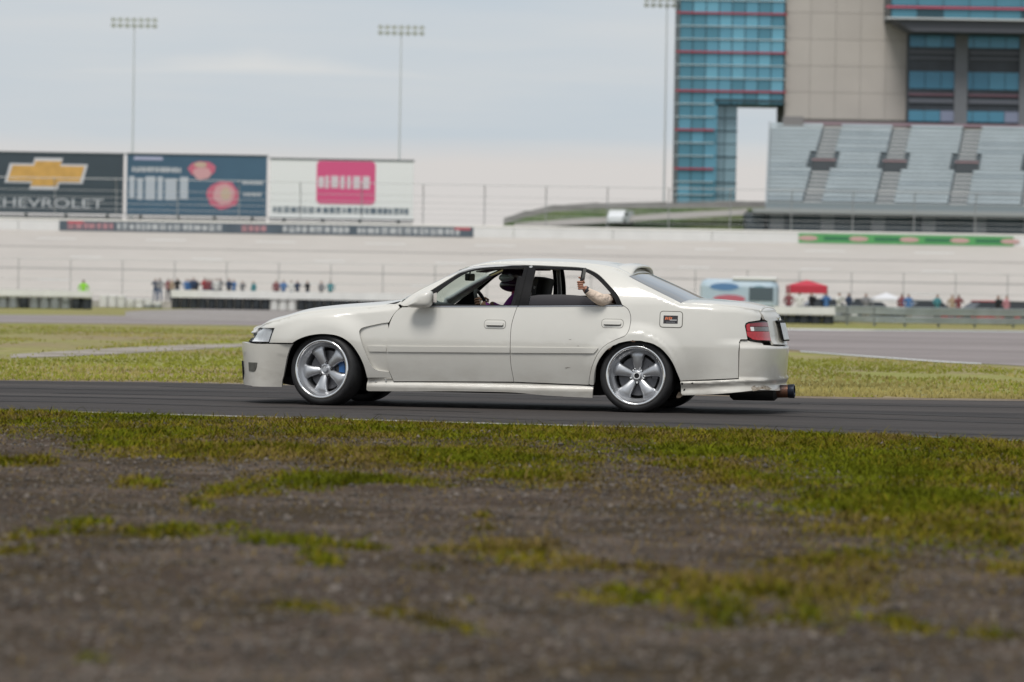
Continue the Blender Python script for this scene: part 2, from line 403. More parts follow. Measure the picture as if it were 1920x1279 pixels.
# ---------------------------------------------------------------- billboards
def flatpoly(name, P, y, th, m, parent):
    return fixn(MB().prism(P, y - th, y).build(name, m, parent))
def text_mesh(name, body, height, m, parent, loc, width=None, depth=.02):
    cu = bpy.data.curves.new('txt', 'FONT'); cu.body = body; cu.align_x = 'CENTER'; cu.align_y = 'CENTER'; cu.extrude = depth
    ob = bpy.data.objects.new('txt', cu); COL.objects.link(ob)
    me = bpy.data.meshes.new_from_object(ob.evaluated_get(bpy.context.evaluated_depsgraph_get()))
    bpy.data.objects.remove(ob)
    V = np.array([v.co[:] for v in me.vertices]); lo, hi = V.min(0), V.max(0); V -= (lo + hi) / 2
    sx = (width / (hi[0] - lo[0])) if width else height / (hi[1] - lo[1]); sy = height / (hi[1] - lo[1])
    for v, c in zip(me.vertices, V): v.co = (c[0] * sx, -c[2], c[1] * sy)
    me.name = name; me.materials.clear()
    o = link(name, me, m, parent); o.location = loc; return o
YB = 374.0
pxm = FPX / YB
def board(u0, u1, vt, vb, label, sheet):
    um = (u0 + u1) / 2
    z0, z1 = zw(um, vb, YB), zw(um, vt, YB); x0, x1 = xw(u0, YB), xw(u1, YB)
    r_ = thing('billboard', label, 'billboard', ((x0 + x1) / 2, YB, 0)); w = x1 - x0
    MB().box(-w / 2, w / 2, 0, .5, z0, z1).build('board_sheet', sheet, r_)
    fm = MB()
    for a, b, c, d in ((-w / 2 - .12, w / 2 + .12, z0 - .15, z0), (-w / 2 - .12, w / 2 + .12, z1, z1 + .15)): fm.box(a, b, -.08, .55, c, d)
    fm.build('board_frame', mat('board_steel', (.10, .12, .13), .6, .3), r_)
    for k in (-.4, -.13, .13, .4): MB().tube([(k * w, .35, WALL_T - 1.4), (k * w, .35, z0)], .16, 8).build('board_post', mat('board_steel', (.10, .12, .13), .6, .3), r_)
    MB().box(-w / 2, w / 2, -.9, -.1, z0 - .45, z0 - .33).build('catwalk', mat('board_steel', (.10, .12, .13), .6, .3), r_)
    MB().box(-w / 2, w / 2, .55, .62, WALL_T - 1.3, z0 - .5).build('lower_screen', mat('screen_slate', (.10, .135, .15), .7, var=.2, vscale=.6), r_)
    return r_, w, z0, z1
b1, w, z0, z1 = board(-62, 226, 287.5, 397.5, 'dark billboard with a gold cross-shaped emblem and white lettering', mat('board_slate', (.045, .065, .082), .5, var=.08, vscale=.4))
cz = z0 + (z1 - z0) * .655
BT = [(-1, -.31), (-.36, -.31), (-.40, -.5), (.28, -.5), (.32, -.31), (.88, -.31), (1.0, .31), (.36, .31), (.40, .5), (-.28, .5), (-.32, .31), (-.88, .31)]
sx_, sz_ = 4.45, 3.35
flatpoly('emblem_border', [(x * sx_, cz + z * sz_) for x, z in BT], -.01, .03, mat('emblem_silver', (.62, .62, .66), .4), b1)
flatpoly('emblem_fill', [(x * sx_ * .925, cz + z * sz_ * .80) for x, z in BT], -.042, .03, mat('emblem_gold', (.62, .36, .10), .4, var=.12, vscale=.8), b1)
text_mesh('lettering', 'CHEVROLET', .98, mat('letter_white', (.52, .54, .57), .6), b1, (0, -.03, z0 + .98), 12.4)
b2, w, z0, z1 = board(233, 495, 291.5, 403, 'blue billboard with large white lettering and two pink round pictures', mat('board_blue', (.048, .105, .165), .5, col2=(.06, .13, .20), vscale=.18))
def bx_(u): return xw(u, YB) - b2.location.x
letters_row(b2, bx_(243), bx_(338), zw(290, 323, YB), zw(290, 313.5, YB), -.01, mat('letter_white', (.52, .54, .57), .6), 11, 3)
letters_row(b2, bx_(238), bx_(350), zw(290, 375, YB), zw(290, 331, YB), -.01, mat('letter_pale', (.46, .50, .56), .6), 5, 21)
letters_row(b2, bx_(450), bx_(488), zw(470, 346, YB), zw(470, 340, YB), -.01, mat('letter_white', (.52, .54, .57), .6), 7, 8)
letters_row(b2, bx_(452), bx_(486), zw(470, 368, YB), zw(470, 362, YB), -.01, mat('letter_white', (.52, .54, .57), .6), 7, 9)
pinks = [mat('print_rose', (.55, .14, .21), .6), mat('print_pink', (.62, .34, .36), .6), mat('print_cream', (.55, .42, .32), .6)]
def blob(cu, cv, ru, rv, k, y, seed):
    r = random.Random(seed); c_ = (bx_(cu), zw(cu, cv, YB))
    P = [(c_[0] + ru / pxm * (1 + .08 * r.uniform(-1, 1)) * math.cos(a), c_[1] + rv / pxm * (1 + .08 * r.uniform(-1, 1)) * math.sin(a)) for a in np.linspace(0, 2 * math.pi, 18, endpoint=False)]
    flatpoly('printed_picture', P, y, .02, pinks[k], b2)
blob(374, 317, 26, 15, 0, -.01, 1); blob(374, 325, 17, 12, 1, -.032, 2); blob(371, 309, 12, 5, 2, -.032, 3)
blob(414, 366, 30, 27, 0, -.01, 4); blob(415, 364, 20, 20, 1, -.032, 5); blob(419, 364, 9, 12, 2, -.054, 6)
MB().box(bx_(246), bx_(300), -.03, -.01, zw(270, 300, YB), zw(270, 294, YB)).build('printed_picture', mat('print_lilac', (.42, .44, .60), .6), b2)
b3, w, z0, z1 = board(502, 770, 300.5, 410, 'white billboard with a pink rounded square and dark web address', mat('board_white', (.80, .81, .81), .6, var=.02))
def b3x(u): return xw(u, YB) - b3.location.x
zc_ = zw(644, 342.5, YB)
flatpoly('logo_square', rrect2 := [(b3x(644) + x, zc_ + z) for x, z in [(sx * (3.15 - .45) + .45 * math.cos(a), sz * (2.30 - .45) + .45 * math.sin(a)) for (sx, sz, q) in ((1, 1, 0), (-1, 1, 1), (-1, -1, 2), (1, -1, 3)) for a in [(q + k / 4) * math.pi / 2 for k in range(5)]]], -.01, .03, mat('logo_magenta', (.66, .095, .235), .5), b3)
letters_row(b3, b3x(592), b3x(696), zw(644, 354, YB), zw(644, 330, YB), -.042, mat('letter_pale2', (.66, .58, .62), .6), 6, 12)
letters_row(b3, b3x(500 + 8), b3x(762), zw(640, 401, YB), zw(640, 389, YB), -.012, mat('letter_slate', (.12, .16, .20), .6), 20, 14)

# ---------------------------------------------------------------- floodlight masts
def mast(u, v, Yd, label):
    x, z = xw(u, Yd), zw(u, v, Yd)
    r_ = thing('light_mast', label, 'light mast', (x, Yd, WALL_T - 1.3), group='floodlight masts behind the billboards')
    z -= WALL_T - 1.3; gm = mat('mast_grey', (.60, .63, .65), .7, .0)
    MB().tube([(0, 0, 0), (0, 0, z * .5), (0, 0, z)], [.17, .12, .08], 10).build('mast_pole', gm, r_)
    for q in (-.35, .35): MB().box(-2.75, 2.75, -.12, .12, z + q - .08, z + q + .08).build('lamp_crossbar', gm, r_)
    for q in (-.35, .35):
        for k in range(7):
            la = MB().lathe([(.12, .30), (.30, -.02), (.33, -.05), (.0001, -.06)], 10).build('floodlight', mat('flood_white', (.82, .83, .82), .4), r_); la.location = (-2.55 + k * .85, -.28, z + q); la.rotation_euler = (R(25), 0, 0)
    return r_
mast(243, 43, 430, 'light mast with wide lamp head rising above the first gap between billboards')
mast(743, 57, 430, 'light mast with wide lamp head rising above the white billboard')
mast(1240, 5, 430, 'light mast beside the glass tower, lamp head at the top of the picture')

# ---------------------------------------------------------------- grassy ramp, van
YR = 392.0
rp_ = []
for (u, vt) in ((940, 418), (985, 404), (1040, 393), (1120, 389), (1250, 388), (1400, 386), (1470, 386)): rp_.append((xw(u, YR), zw(u, vt, YR)))
V = [(x, YR, WALL_T - 1.25) for x, z in rp_] + [(x, YR + 6, z) for x, z in rp_] + [(x, YR + 60, z) for x, z in rp_]
n = len(rp_)
struct('ramp_bank', V, [(r0 * n + i, r0 * n + i + 1, (r0 + 1) * n + i + 1, (r0 + 1) * n + i) for r0 in range(2) for i in range(n - 1)], two_mix('ramp_grass', (.055, .095, .04), (.10, .125, .055), .08, bscale=1.0, bump=.2))
rw = thing('ramp_wall', 'grey concrete parapet climbing along the grassy ramp to the glass tower', 'wall', (0, YR + 6.2, 0))
for i in range(n - 1):
    (xa, za), (xb, zb2) = rp_[i], rp_[i + 1]
    MB().add([(xa, 0, za - .2), (xb, 0, zb2 - .2), (xb, 0, zb2 + .75), (xa, 0, za + .65), (xa, .4, za - .2), (xb, .4, zb2 - .2), (xb, .4, zb2 + .75), (xa, .4, za + .65)], [(0, 1, 2, 3), (7, 6, 5, 4), (3, 2, 6, 7), (0, 4, 5, 1), (0, 3, 7, 4), (1, 5, 6, 2)]).build('parapet_panel', mat('parapet_grey', (.26, .25, .245), .8, var=.1, vscale=.5), rw)
p2 = [(xw(u, YR), zw(u, v, YR)) for u, v in ((960, 424), (1050, 416), (1140, 411), (1250, 404), (1400, 396))]
V = []
for x, z in p2:
    for dz, yy in ((-.35, 4.6), (.35, 5.4)):
        f = np.clip((z + dz - (WALL_T - 1.25)), .02, None); V.append((x, YR + yy - 2.2, z + dz))
struct('ramp_road', V, [(2 * i, 2 * i + 2, 2 * i + 3, 2 * i + 1) for i in range(len(p2) - 1)], mat('ramp_pave', (.30, .285, .27), .9, var=.1))

def box_van(name, label, cat, loc, rz, body_m, L_=4.6, W_=1.9, H_=2.0, group=None):
    r_ = thing(name, label, cat, loc, rz, group)
    P = [(-L_ / 2, .35), (L_ / 2, .35), (L_ / 2, H_ * .93), (L_ / 2 - .15, H_), (-L_ / 2 + 1.1, H_), (-L_ / 2 + .55, H_ * .62), (-L_ / 2 + .05, H_ * .52)]
    fixn(MB().prism(P, -W_ / 2, W_ / 2).build('body', body_m, r_))
    gm = mat('car_glass_dark', (.03, .035, .04), .1)
    for s_ in (-1, 1):
        MB().box(-L_ / 2 + .95, -L_ / 2 + 1.9, s_ * (W_ / 2 + .004) - .004, s_ * (W_ / 2 + .004) + .004, H_ * .62, H_ * .90).build('side_window', gm, r_)
        for x in (-L_ / 2 + .85, L_ / 2 - .9): MB().lathe([(.0001, -.1), (.20, -.11), (.32, -.09), (.33, .09), (.20, .11), (.0001, .1)], 16, c=(x, s_ * (W_ / 2 - .08), .33)).build('wheel', rubber0, r_, True)
    return r_
rubber0 = mat('tyre_rubber', (.014, .014, .015), .62, var=.25, vscale=20, bump=.1, bscale=200)
q = at(1165, 411, YR - 2)
box_van('parked_van', 'small white van parked on the grassy ramp behind the wall', 'van', (q[0], YR + 2.4, q[2] - .6), R(70), mat('van_white', (.68, .70, .72), .4), 4.2, 1.9, 1.7)

# ---------------------------------------------------------------- glass tower, concrete core, pavilion, grandstand
YT = 420.0
def X(u): return xw(u, YT)
def Z(v, u=1500): return zw(u, v, YT)
gA = [mat('pane_teal', (.08, .23, .31), .18, .2, var=.1, vscale=.3), mat('pane_blue', (.115, .31, .42), .16, .2, var=.1, vscale=.3), mat('pane_sky', (.15, .38, .50), .16, .2, var=.1, vscale=.3), mat('pane_pale', (.26, .40, .47), .2, .3, var=.08, vscale=.3)]
tw = thing('glass_tower', 'tall blue glass tower with red and white bands beside the grandstand', 'building', (0, YT, 0))
M0 = 1.563; zR = Z(98, 1360); z_over = Z(186, 1400); ztop = zR + 9 * 3 * M0
zbase = WALL_T - 1.4
core = mat('tower_core', (.02, .05, .065), .5)
MB().box(X(1265), X(1461), .25, 13.0, z_over, ztop).box(X(1265), X(1330), .25, 13.0, zbase, z_over).box(X(1330), X(1377), 2.25, 12, zbase, z_over).build('tower_core', core, tw)
cols = [1265 + 24.5 * k for k in range(9)]
pane0 = None
def pane(x0, x1, z0, z1, y, m, parent, cache={}):
    key = (round(x1 - x0, 3), round(z1 - z0, 3), m.name)
    if key not in cache:
        b = MB().box(-(x1 - x0) / 2, (x1 - x0) / 2, -.05, .05, -(z1 - z0) / 2, (z1 - z0) / 2); me = mesh('pane', b.V, b.F); me.materials.append(m); cache[key] = me
    o = link('pane', cache[key], None, parent); o.location = ((x0 + x1) / 2, y, (z0 + z1) / 2); return o
kmin = int(math.floor((zbase - zR) / M0)); kmax = int((ztop - zR) / M0)
rr = random.Random(4)
for k in range(kmin, kmax):
    za, zb2 = max(zR + k * M0 + .06, zbase), zR + (k + 1) * M0 - .06
    for j in range(8):
        low = zb2 < z_over + .3
        if low and j >= 3:
            continue
        if k > 8 and k % 2 == 0 and False: continue
        mi = 0 if j < 2 and rr.random() < .75 else rr.choice((1, 1, 2, 0)) if not low else rr.choice((0, 1))
        if k >= 12: continue
        pane(X(cols[j]) + .06, X(cols[j + 1]) - .06, za, zb2, .2, gA[mi], tw)
    if za < z_over - M0:
        for u0, u1 in ((1331, 1354), (1354, 1377)): pane(X(u0) + .05, X(u1) - .05, za, zb2, 2.2, gA[3], tw)
MB().box(X(1265), X(1461), .18, .26, zR + 12 * M0, ztop).build('upper_glazing', gA[1], tw)
for k in range(kmin, kmax):
    zz = zR + k * M0; red = k % 3 == 0; low = zz < z_over - .1
    if zz < zbase + .2: continue
    mb_ = MB().box(X(1258), X(1466 if not low else 1332), -.10 if red else -.02, .16, zz - (.10 if red else .05), zz + (.10 if red else .05))
    mb_.build('red_band' if red else 'white_band', mat('band_red', (.40, .045, .075), .5) if red else mat('band_white', (.50, .58, .60), .5), tw)
    if low and k % 2 == 0: MB().box(X(1331), X(1378), 2.08, 2.16, zz - .08, zz + .08).build('dark_band', mat('band_dark', (.03, .06, .075), .5), tw)
MB().box(X(1332), X(1462), -.05, 13, z_over - .30, z_over).build('soffit', mat('soffit_dark', (.03, .06, .075), .5), tw)
# beige core with panel joints
cb = thing('concrete_tower', 'windowless beige panelled tower between the blue glass and the pavilion', 'building', (0, YT + 1.0, 0))
MB().box(X(1464), X(1700), .12, 12, zbase, Z(-260)).build('tower_wall', mat('joint_grey', (.22, .21, .20), .9), cb)
beige = [mat('beige_a', (.47, .435, .405), .85, var=.03, vscale=.3), mat('beige_b', (.455, .42, .392), .85, var=.03, vscale=.3)]
ph = (Z(75) - Z(125)); us = [1464 + 47.2 * k for k in range(6)]
for r0 in range(14):
    z0_ = Z(222) + r0 * ph
    for j in range(5):
        if z0_ > Z(-200): continue
        mb_ = MB().box(X(us[j]) + .02, X(us[j + 1]) - .02, 0, .12, z0_ + .02, z0_ + ph - .02); mb_.build('wall_panel', beige[(r0 + j) % 2 if rr.random() < .5 else 0], cb)
# pavilion
pv = thing('glass_pavilion', 'dark glass pavilion with overhanging upper floor above the grandstand', 'building', (0, YT - 1.0, 0))
dk = mat('pav_dark', (.045, .055, .070), .5, var=.2, vscale=.5)
MB().box(X(1692), X(2080), .4, 14, Z(232), Z(40)).build('pavilion_core', dk, pv)
blue = [mat('pav_blue_a', (.085, .26, .38), .2, .2, var=.08), mat('pav_blue_b', (.065, .21, .32), .2, .2, var=.08), mat('pav_lilac', (.24, .27, .38), .3)]
for (va, vb) in ((63, 85), (131, 163), (204, 224)):
    u = 1694; k = 0
    while u < 2070:
        pane(X(u) + .04, X(u + 30) - .04, Z(vb), Z(va), .3, blue[rr.choice((0, 0, 1))] if not (va == 204 and k % 4 == 2) else blue[2], pv); u += 30; k += 1
for va, vb in ((92, 97), (104, 108), (172, 176), (182, 190)):
    for u0, u1 in ((1694, 1778), (1806, 1900)):
        MB().box(X(u0), X(u1), .15, .3, Z(vb), Z(va)).build('balcony_rail', mat('rail_mauve', (.20, .11, .14), .6) if va in (172,) else mat('rail_slate', (.13, .14, .17), .6), pv)
for u0, u1 in ((1779, 1803), (1900, 1918)): MB().box(X(u0), X(u1), -.1, .4, Z(230), Z(60)).build('pavilion_column', mat('column_grey', (.17, .18, .20), .7, var=.1), pv)
MB().box(X(1648), X(2090), -5.0, 10, Z(39), Z(-190)).build('upper_floor', mat('upper_dark', (.03, .05, .065), .4), pv)
u = 1650
while u < 2080:
    for va, vb in ((-8, 15), (21, 37), (-31, -10)): pane(X(u) + .05, X(u + 48) - .05, Z(vb), Z(va), -5.02, gA[0] if rr.random() < .6 else mat('pane_deep', (.035, .085, .11), .2, .3), pv)
    u += 48
MB().box(X(1640), X(2090), -5.35, -5.0, Z(20), Z(16.5)).build('red_band', mat('band_red2', (.50, .10, .16), .5), pv)
MB().box(X(1640), X(2090), -5.35, -5.0, Z(40.5), Z(37.5)).build('white_band', mat('band_white2', (.55, .57, .58), .5), pv)
fixn(MB().prism([(X(1655), Z(40)), (X(2090), Z(40)), (X(2090), Z(62)), (X(1692), Z(62)), (X(1684), Z(58))], -4.6, .3).build('overhang', mat('soffit_slate', (.10, .105, .125), .7), pv))
# grandstand
YG = 388.0
gs_ = thing('grandstand', 'grey-blue grandstand with many rows of bench seats below the pavilion', 'grandstand', (0, YG, 0))
zg0, zg1 = zw(1650, 390, YG), zw(1650, 236, YG + 17); NR = 20; dz = (zg1 - zg0) / NR; dy = 17.0 / NR
gx0, gx1 = xw(1432, YG), xw(2090, YG)
def gxl(y_): return xw(1434 + y_ * .25, YG + y_)
seat_m = [mat('bench_blue', (.46, .52, .55), .6, var=.05, vscale=.4), mat('bench_blue2', (.40, .46, .495), .6, var=.05, vscale=.4)]
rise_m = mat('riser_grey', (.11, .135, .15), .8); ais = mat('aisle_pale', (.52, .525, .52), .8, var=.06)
aisle = [1538, 1671, 1806, 1940]
for k in range(NR):
    z_, y_ = zg0 + k * dz, k * dy
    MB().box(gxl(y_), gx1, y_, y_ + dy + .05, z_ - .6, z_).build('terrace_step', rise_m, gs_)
    edges = [gxl(y_) + .1]
    for u in aisle:
        c_ = xw(u + (k - 10) * 3.2, YG + 8); hw = 1.1 if not (9 <= k <= 12) else 1.7
        edges += [c_ - hw, c_ + hw]
    edges.append(gx1)
    for a, b in zip(edges[::2], edges[1::2]):
        MB().box(a, b, y_ + .28, y_ + .62, z_ + .26, z_ + .34).box(a, b, y_ + .60, y_ + .68, z_ + .30, z_ + .62).build('seat_row', seat_m[k % 2 if rr.random() < .3 else 0], gs_)
    for u in aisle:
        c_ = xw(u + (k - 10) * 3.2, YG + 8)
        if not (9 <= k <= 11): MB().box(c_ - .98, c_ + .98, y_ + .05, y_ + dy - .02, z_ + .01, z_ + .20).build('aisle_step', ais, gs_)
for u in aisle:
    c_ = xw(u, YG + 8); z_, y_ = zg0 + 9 * dz, 9 * dy
    MB().box(c_ - 1.25, c_ + 1.25, y_ - .1, y_ + 1.4, z_ - .05, z_ + 1.0).build('vomitory', mat('vomitory_dark', (.07, .08, .09), .8), gs_)
    MB().box(c_ - 1.35, c_ + 1.35, y_ - .15, y_ - .05, z_ + 1.0, z_ + 1.14).build('vomitory_rail', mat('rail_pink', (.42, .26, .27), .6), gs_)
MB().box(gx0 - 1.5, gx1, -.6, .3, zg0 - .75, zg0 - .25).build('front_deck', mat('deck_pale', (.33, .345, .35), .8), gs_)
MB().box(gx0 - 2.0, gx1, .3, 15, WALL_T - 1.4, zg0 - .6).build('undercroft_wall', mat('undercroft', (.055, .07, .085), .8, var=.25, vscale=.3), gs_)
u = 1440
while u < 2080:
    MB().box(xw(u, YG), xw(u + 26, YG), .12, .298, WALL_T - 1.4, zg0 - .78).build('undercroft_pier', mat('pier_grey', (.12, .13, .145), .8), gs_); u += 95
MB().box(gx0, gx1, -.02, .02, zg0 - .25, zg0 + .55).build('front_rail', mat('rail_grey', (.22, .26, .28), .6), gs_)
fixn(MB().add([(x_, y_, z_) for d_ in (-.25, -.01) for x_, y_, z_ in ((gxl(.3) + d_, .3, WALL_T - 1.4), (gxl(17) + d_, 17, WALL_T - 1.4), (gxl(17) + d_, 17, zg1 + .3), (gxl(.3) + d_, .3, zg0 + .3))], [(0, 1, 2, 3), (7, 6, 5, 4), (0, 4, 5, 1), (1, 5, 6, 2), (2, 6, 7, 3), (3, 7, 4, 0)]).build('end_wall', mat('end_grey', (.30, .33, .35), .8), gs_))
MB().box(gx0 + 4, gx1, 16.8, 17.1, zg1, zg1 + .35).build('top_rail', mat('rail_mauve2', (.26, .18, .21), .6), gs_)
for u in (1475,): MB().box(xw(1462, 404), xw(1500, 404), 16.5, 18, zg1 - .2, zg1 + .9).build('camera_booth', mat('booth_grey', (.22, .21, .21), .7), gs_)

# ---------------------------------------------------------------- infield fence, barriers, guardrail
fi = thing('infield_fence', 'wire infield fence with thin posts behind the crowd, in front of the banking', 'fence', (0, 268, 0))
pmb = MB().tube([(0, 0, 0), (0, 0, 3.6)], .03, 6); pme = mesh('fence_post', pmb.V, pmb.F)
for k in range(26): link('fence_post', pme, galv, fi).location = (-50 + k * 4.0, 0, -.02)
for h in (.4, 1.2, 2.0, 2.8, 3.55): MB().tube([(-50, -.05, h), (50, -.05, h)], .02, 5).build('fence_wire', galv, fi)
struct('spectator_bank', [(-60, 246, -.02), (60, 246, -.02), (60, 248, .45), (-60, 248, .45), (60, 264, .45), (-60, 264, .45), (60, 266, -.02), (-60, 266, -.02)], [(0, 1, 2, 3), (3, 2, 4, 5), (5, 4, 6, 7)], two_mix('bank_dirt', (.20, .19, .15), (.26, .24, .20), .1, bscale=2, bump=.2))

ty = MB().lathe([(.17, -.085), (.20, -.10), (.28, -.105), (.31, -.07), (.315, 0), (.31, .07), (.28, .105), (.20, .10), (.17, .085)], 14, axis='z')
ty_me = {}
for nm, m in (('black', mat('tyre_black', (.022, .028, .034), .7, var=.3, vscale=3)), ('white', mat('tyre_white', (.62, .62, .60), .6, var=.08, vscale=3)), ('grey', mat('tyre_grey', (.20, .215, .215), .7, var=.3, vscale=2))):
    me = mesh('tyre', ty.V, ty.F, True); me.materials.append(m); ty_me[nm] = me
def tyre_barrier(label, u0, u1, vb, rows, pattern, sag=0.0, Yd=None, cover=None):
    um = (u0 + u1) / 2; g = ground(um, vb); Yd = Yd or g[1]
    r_ = thing('tyre_barrier', label, 'tyre barrier', (xw(um, Yd), Yd, -.01)); n = max(2, int((xw(u1, Yd) - xw(u0, Yd)) / .625))
    for i in range(n):
        for k in range(rows):
            f = i / max(1, n - 1)
            if k >= rows - sag * (f if sag > 0 else 1 - f) * (1 if sag else 0): continue
            o = link('tyre', ty_me[pattern(f, k, rows)], None, r_)
            o.location = ((i - (n - 1) / 2) * .625, rr.uniform(-.04, .04), .105 + k * .212)
    if cover:
        a, b = -n * .3125 - .02, n * .3125 + .02; zt_ = rows * .212 + .01
        MB().box(a, b, -.375, -.355, zt_ - cover, zt_ + .02).box(a, b, -.355, .36, zt_ + .004, zt_ + .02).build('white_cover', mat('cover_white', (.70, .70, .68), .6, var=.06, vscale=1.5), r_)
    return r_
tyre_barrier('long black tyre barrier with white painted top rows, behind the car hood', 312, 782, 582, 6, lambda f, k, n: 'white' if k >= n - 2 or .40 < f < .53 else 'black', cover=.50)
tyre_barrier('grey tyre barrier with a white top row at the left edge of the field', -70, 178, 578, 5, lambda f, k, n: 'white' if k >= n - 2 else ('black' if .45 < f < .53 or f > .90 else 'grey'), cover=.34)
tyre_barrier('low white painted tyre row sloping down between the two barriers', 182, 306, 577, 4, lambda f, k, n: 'white' if k > 0 or f < .8 else 'grey', 2.0)
tyre_barrier('short tyre barrier with white top beyond the car boot', 1440, 1572, 608.5, 4, lambda f, k, n: 'white' if k >= n - 2 else 'black', Yd=180, cover=.38)
# guardrail
ga, gb = ground(1556, 609), ground(2020, 616)
gr = thing('guardrail', 'double steel guardrail curving along the far track on the right', 'guardrail', (0, 0, 0))
ctl = crom([ground(1556, 606), ground(1640, 611), ground(1760, 613), ground(1900, 614), ground(2060, 615)], 6)
gal2 = mat('rail_steel', (.38, .42, .42), .42, .45, var=.12, vscale=.8)
def beam(zc_):
    pr = [(-.16, .0), (-.12, .07), (-.05, .07), (0, .01), (.05, .07), (.12, .07), (.16, 0)]
    V = [(p[0], p[1] - b, zc_ + a) for p in ctl for a, b in pr] + [(p[0], p[1] - b + .012, zc_ + a) for p in ctl for a, b in pr]
    n = len(ctl); w = len(pr); K = n * w
    Fc = [(i * w + j, (i + 1) * w + j, (i + 1) * w + j + 1, i * w + j + 1) for i in range(n - 1) for j in range(w - 1)] + [(K + i * w + j, K + i * w + j + 1, K + (i + 1) * w + j + 1, K + (i + 1) * w + j) for i in range(n - 1) for j in range(w - 1)]
    return fixn(link('rail_beam', mesh('rail_beam', V, Fc), gal2, gr))
beam(.70); beam(.30)
MB().tube([tuple(p + np.array([0, 0, .90])) for p in ctl], .04, 6).build('top_tube', gal2, gr)
for p in ctl[::3]: MB().box(p[0] - .05, p[0] + .05, p[1] + .02, p[1] + .16, -.05, .93).build('rail_post', mat('post_dark', (.14, .16, .16), .6), gr)

# ---------------------------------------------------------------- paddock: trailer, tents, parked cars
YP = 205.0
def pxP(u): return xw(u, YP)
t1 = thing('catering_trailer', 'light blue and white catering trailer with red and blue graphics', 'trailer', (pxP(1385), YP, 0), R(-6))
lb = mat('trailer_blue', (.36, .48, .58), .5, col2=(.50, .58, .63), vscale=.7)
MB().bbox(-2.3, 2.3, -1.0, 1.0, .5, 2.40, .42).build('trailer_body', lb, t1)
MB().bbox(-.4, 2.2, -.95, .95, 2.35, 2.55, .06).build('roof_unit', mat('unit_white', (.70, .71, .70), .5), t1)
for (cx, cz, a, b, c_) in ((-.85, 1.95, .85, .22, (.10, .22, .42)), (-.55, 1.25, .95, .24, (.48, .13, .18)), (1.2, 1.7, .55, .35, (.20, .34, .42)), (.4, .85, .8, .18, (.42, .22, .26)), (-1.6, .85, .6, .2, (.16, .20, .30))):
    P = [(cx + a * math.cos(t), cz + b * math.sin(t)) for t in np.linspace(0, 2 * math.pi, 20, endpoint=False)]
    flatpoly('printed_graphic', P, -1.002, .012, mat('gr_%d' % int(cx * 100 + 500), c_, .5), t1)
MB().box(.6, 2.0, -1.03, -1.0, 1.15, 1.95).build('serving_hatch', mat('hatch_dark', (.08, .11, .13), .4), t1)
for x in (-.4, .4): MB().lathe([(.0001, -.1), (.2, -.1), (.33, -.08), (.33, .08), (.0001, .1)], 14, c=(x, -.85, .33)).build('wheel', rubber0, t1, True)
MB().tube([(2.3, 0, .5), (3.3, 0, .45)], .05, 6).build('tow_bar', galv, t1)
def tent(label, u, w, h, m, Yd, val=.45):
    r_ = thing('canopy_tent', label, 'canopy', (xw(u, Yd), Yd, 0)); a = w / 2
    V = [(-a, -a, h - .35), (a, -a, h - .35), (a, a, h - .35), (-a, a, h - .35), (0, 0, h)] + [(-a, -a, h - .35 - val), (a, -a, h - .35 - val), (a, a, h - .35 - val), (-a, a, h - .35 - val)]
    link('canopy', mesh('canopy', V, [(0, 1, 4), (1, 2, 4), (2, 3, 4), (3, 0, 4), (0, 5, 6, 1), (1, 6, 7, 2), (2, 7, 8, 3), (3, 8, 5, 0)]), m, r_)
    for x in (-a, a):
        for y in (-a, a): MB().box(x * .98 - .025, x * .98 + .025, y * .98 - .025, y * .98 + .025, 0, h - .36).build('leg', galv, r_)
    return r_
tent('red canopy tent next to the blue catering trailer', 1511, 2.3, 2.45, mat('canopy_red', (.50, .035, .06), .7, var=.08), 207)
tent('small white canopy tent behind the guardrail', 1660, 1.7, 1.75, mat('canopy_white', (.66, .66, .68), .7), 200, .2)
def parked_car(label, u, Yd, m, rz=0.0, L_=4.3):
    r_ = thing('parked_car', label, 'car', (xw(u, Yd), Yd, -.02), rz, 'cars parked in the paddock')
    a = L_ / 2
    P = [(-a, .30), (-a + .1, .22), (a - .1, .22), (a, .35), (a - .02, .80), (a - .55, .88), (-a + 1.25, .86), (-a + .25, .72), (-a, .58)]
    fixn(MB().prism(P, -.85, .85).build('body', m, r_))
    V = [(-a + 1.15, s_ * .80, .86) for s_ in (-1, 1)] + [(a - .55, s_ * .80, .87) for s_ in (-1, 1)] + [(-a + 1.9, s_ * .62, 1.36) for s_ in (-1, 1)] + [(a - 1.15, s_ * .62, 1.36) for s_ in (-1, 1)]
    fixn(link('cabin_glass', mesh('cabin_glass', V, [(0, 2, 6, 4), (1, 5, 7, 3), (0, 4, 5, 1), (2, 3, 7, 6)]), mat('car_glass_dark', (.03, .035, .04), .1), r_))
    MB().bbox(-a + 1.8, a - 1.05, -.65, .65, 1.33, 1.41, .03).build('roof', m, r_)
    for x in (-a + .8, a - .8):
        for s_ in (-1, 1): MB().lathe([(.0001, -.1), (.2, -.11), (.31, -.09), (.32, .09), (.2, .11), (.0001, .1)], 16, c=(x, s_ * .78, .32)).build('wheel', rubber0, r_, True)
    return r_
parked_car('dark parked car left of the small white canopy', 1612, 203, mat('car_dark', (.03, .04, .05), .25, coat=.5))
parked_car('red parked car behind the guardrail at the right', 1838, 203, mat('car_red', (.42, .03, .04), .3, coat=.5), R(20))
parked_car('silver parked car between the white canopy and the red car', 1726, 206, mat('car_silver', (.42, .44, .46), .3, .4, coat=.5), R(10))
parked_car('black parked car at the far right behind the guardrail', 1905, 207, mat('car_black', (.012, .013, .015), .25, coat=.5), R(-15))
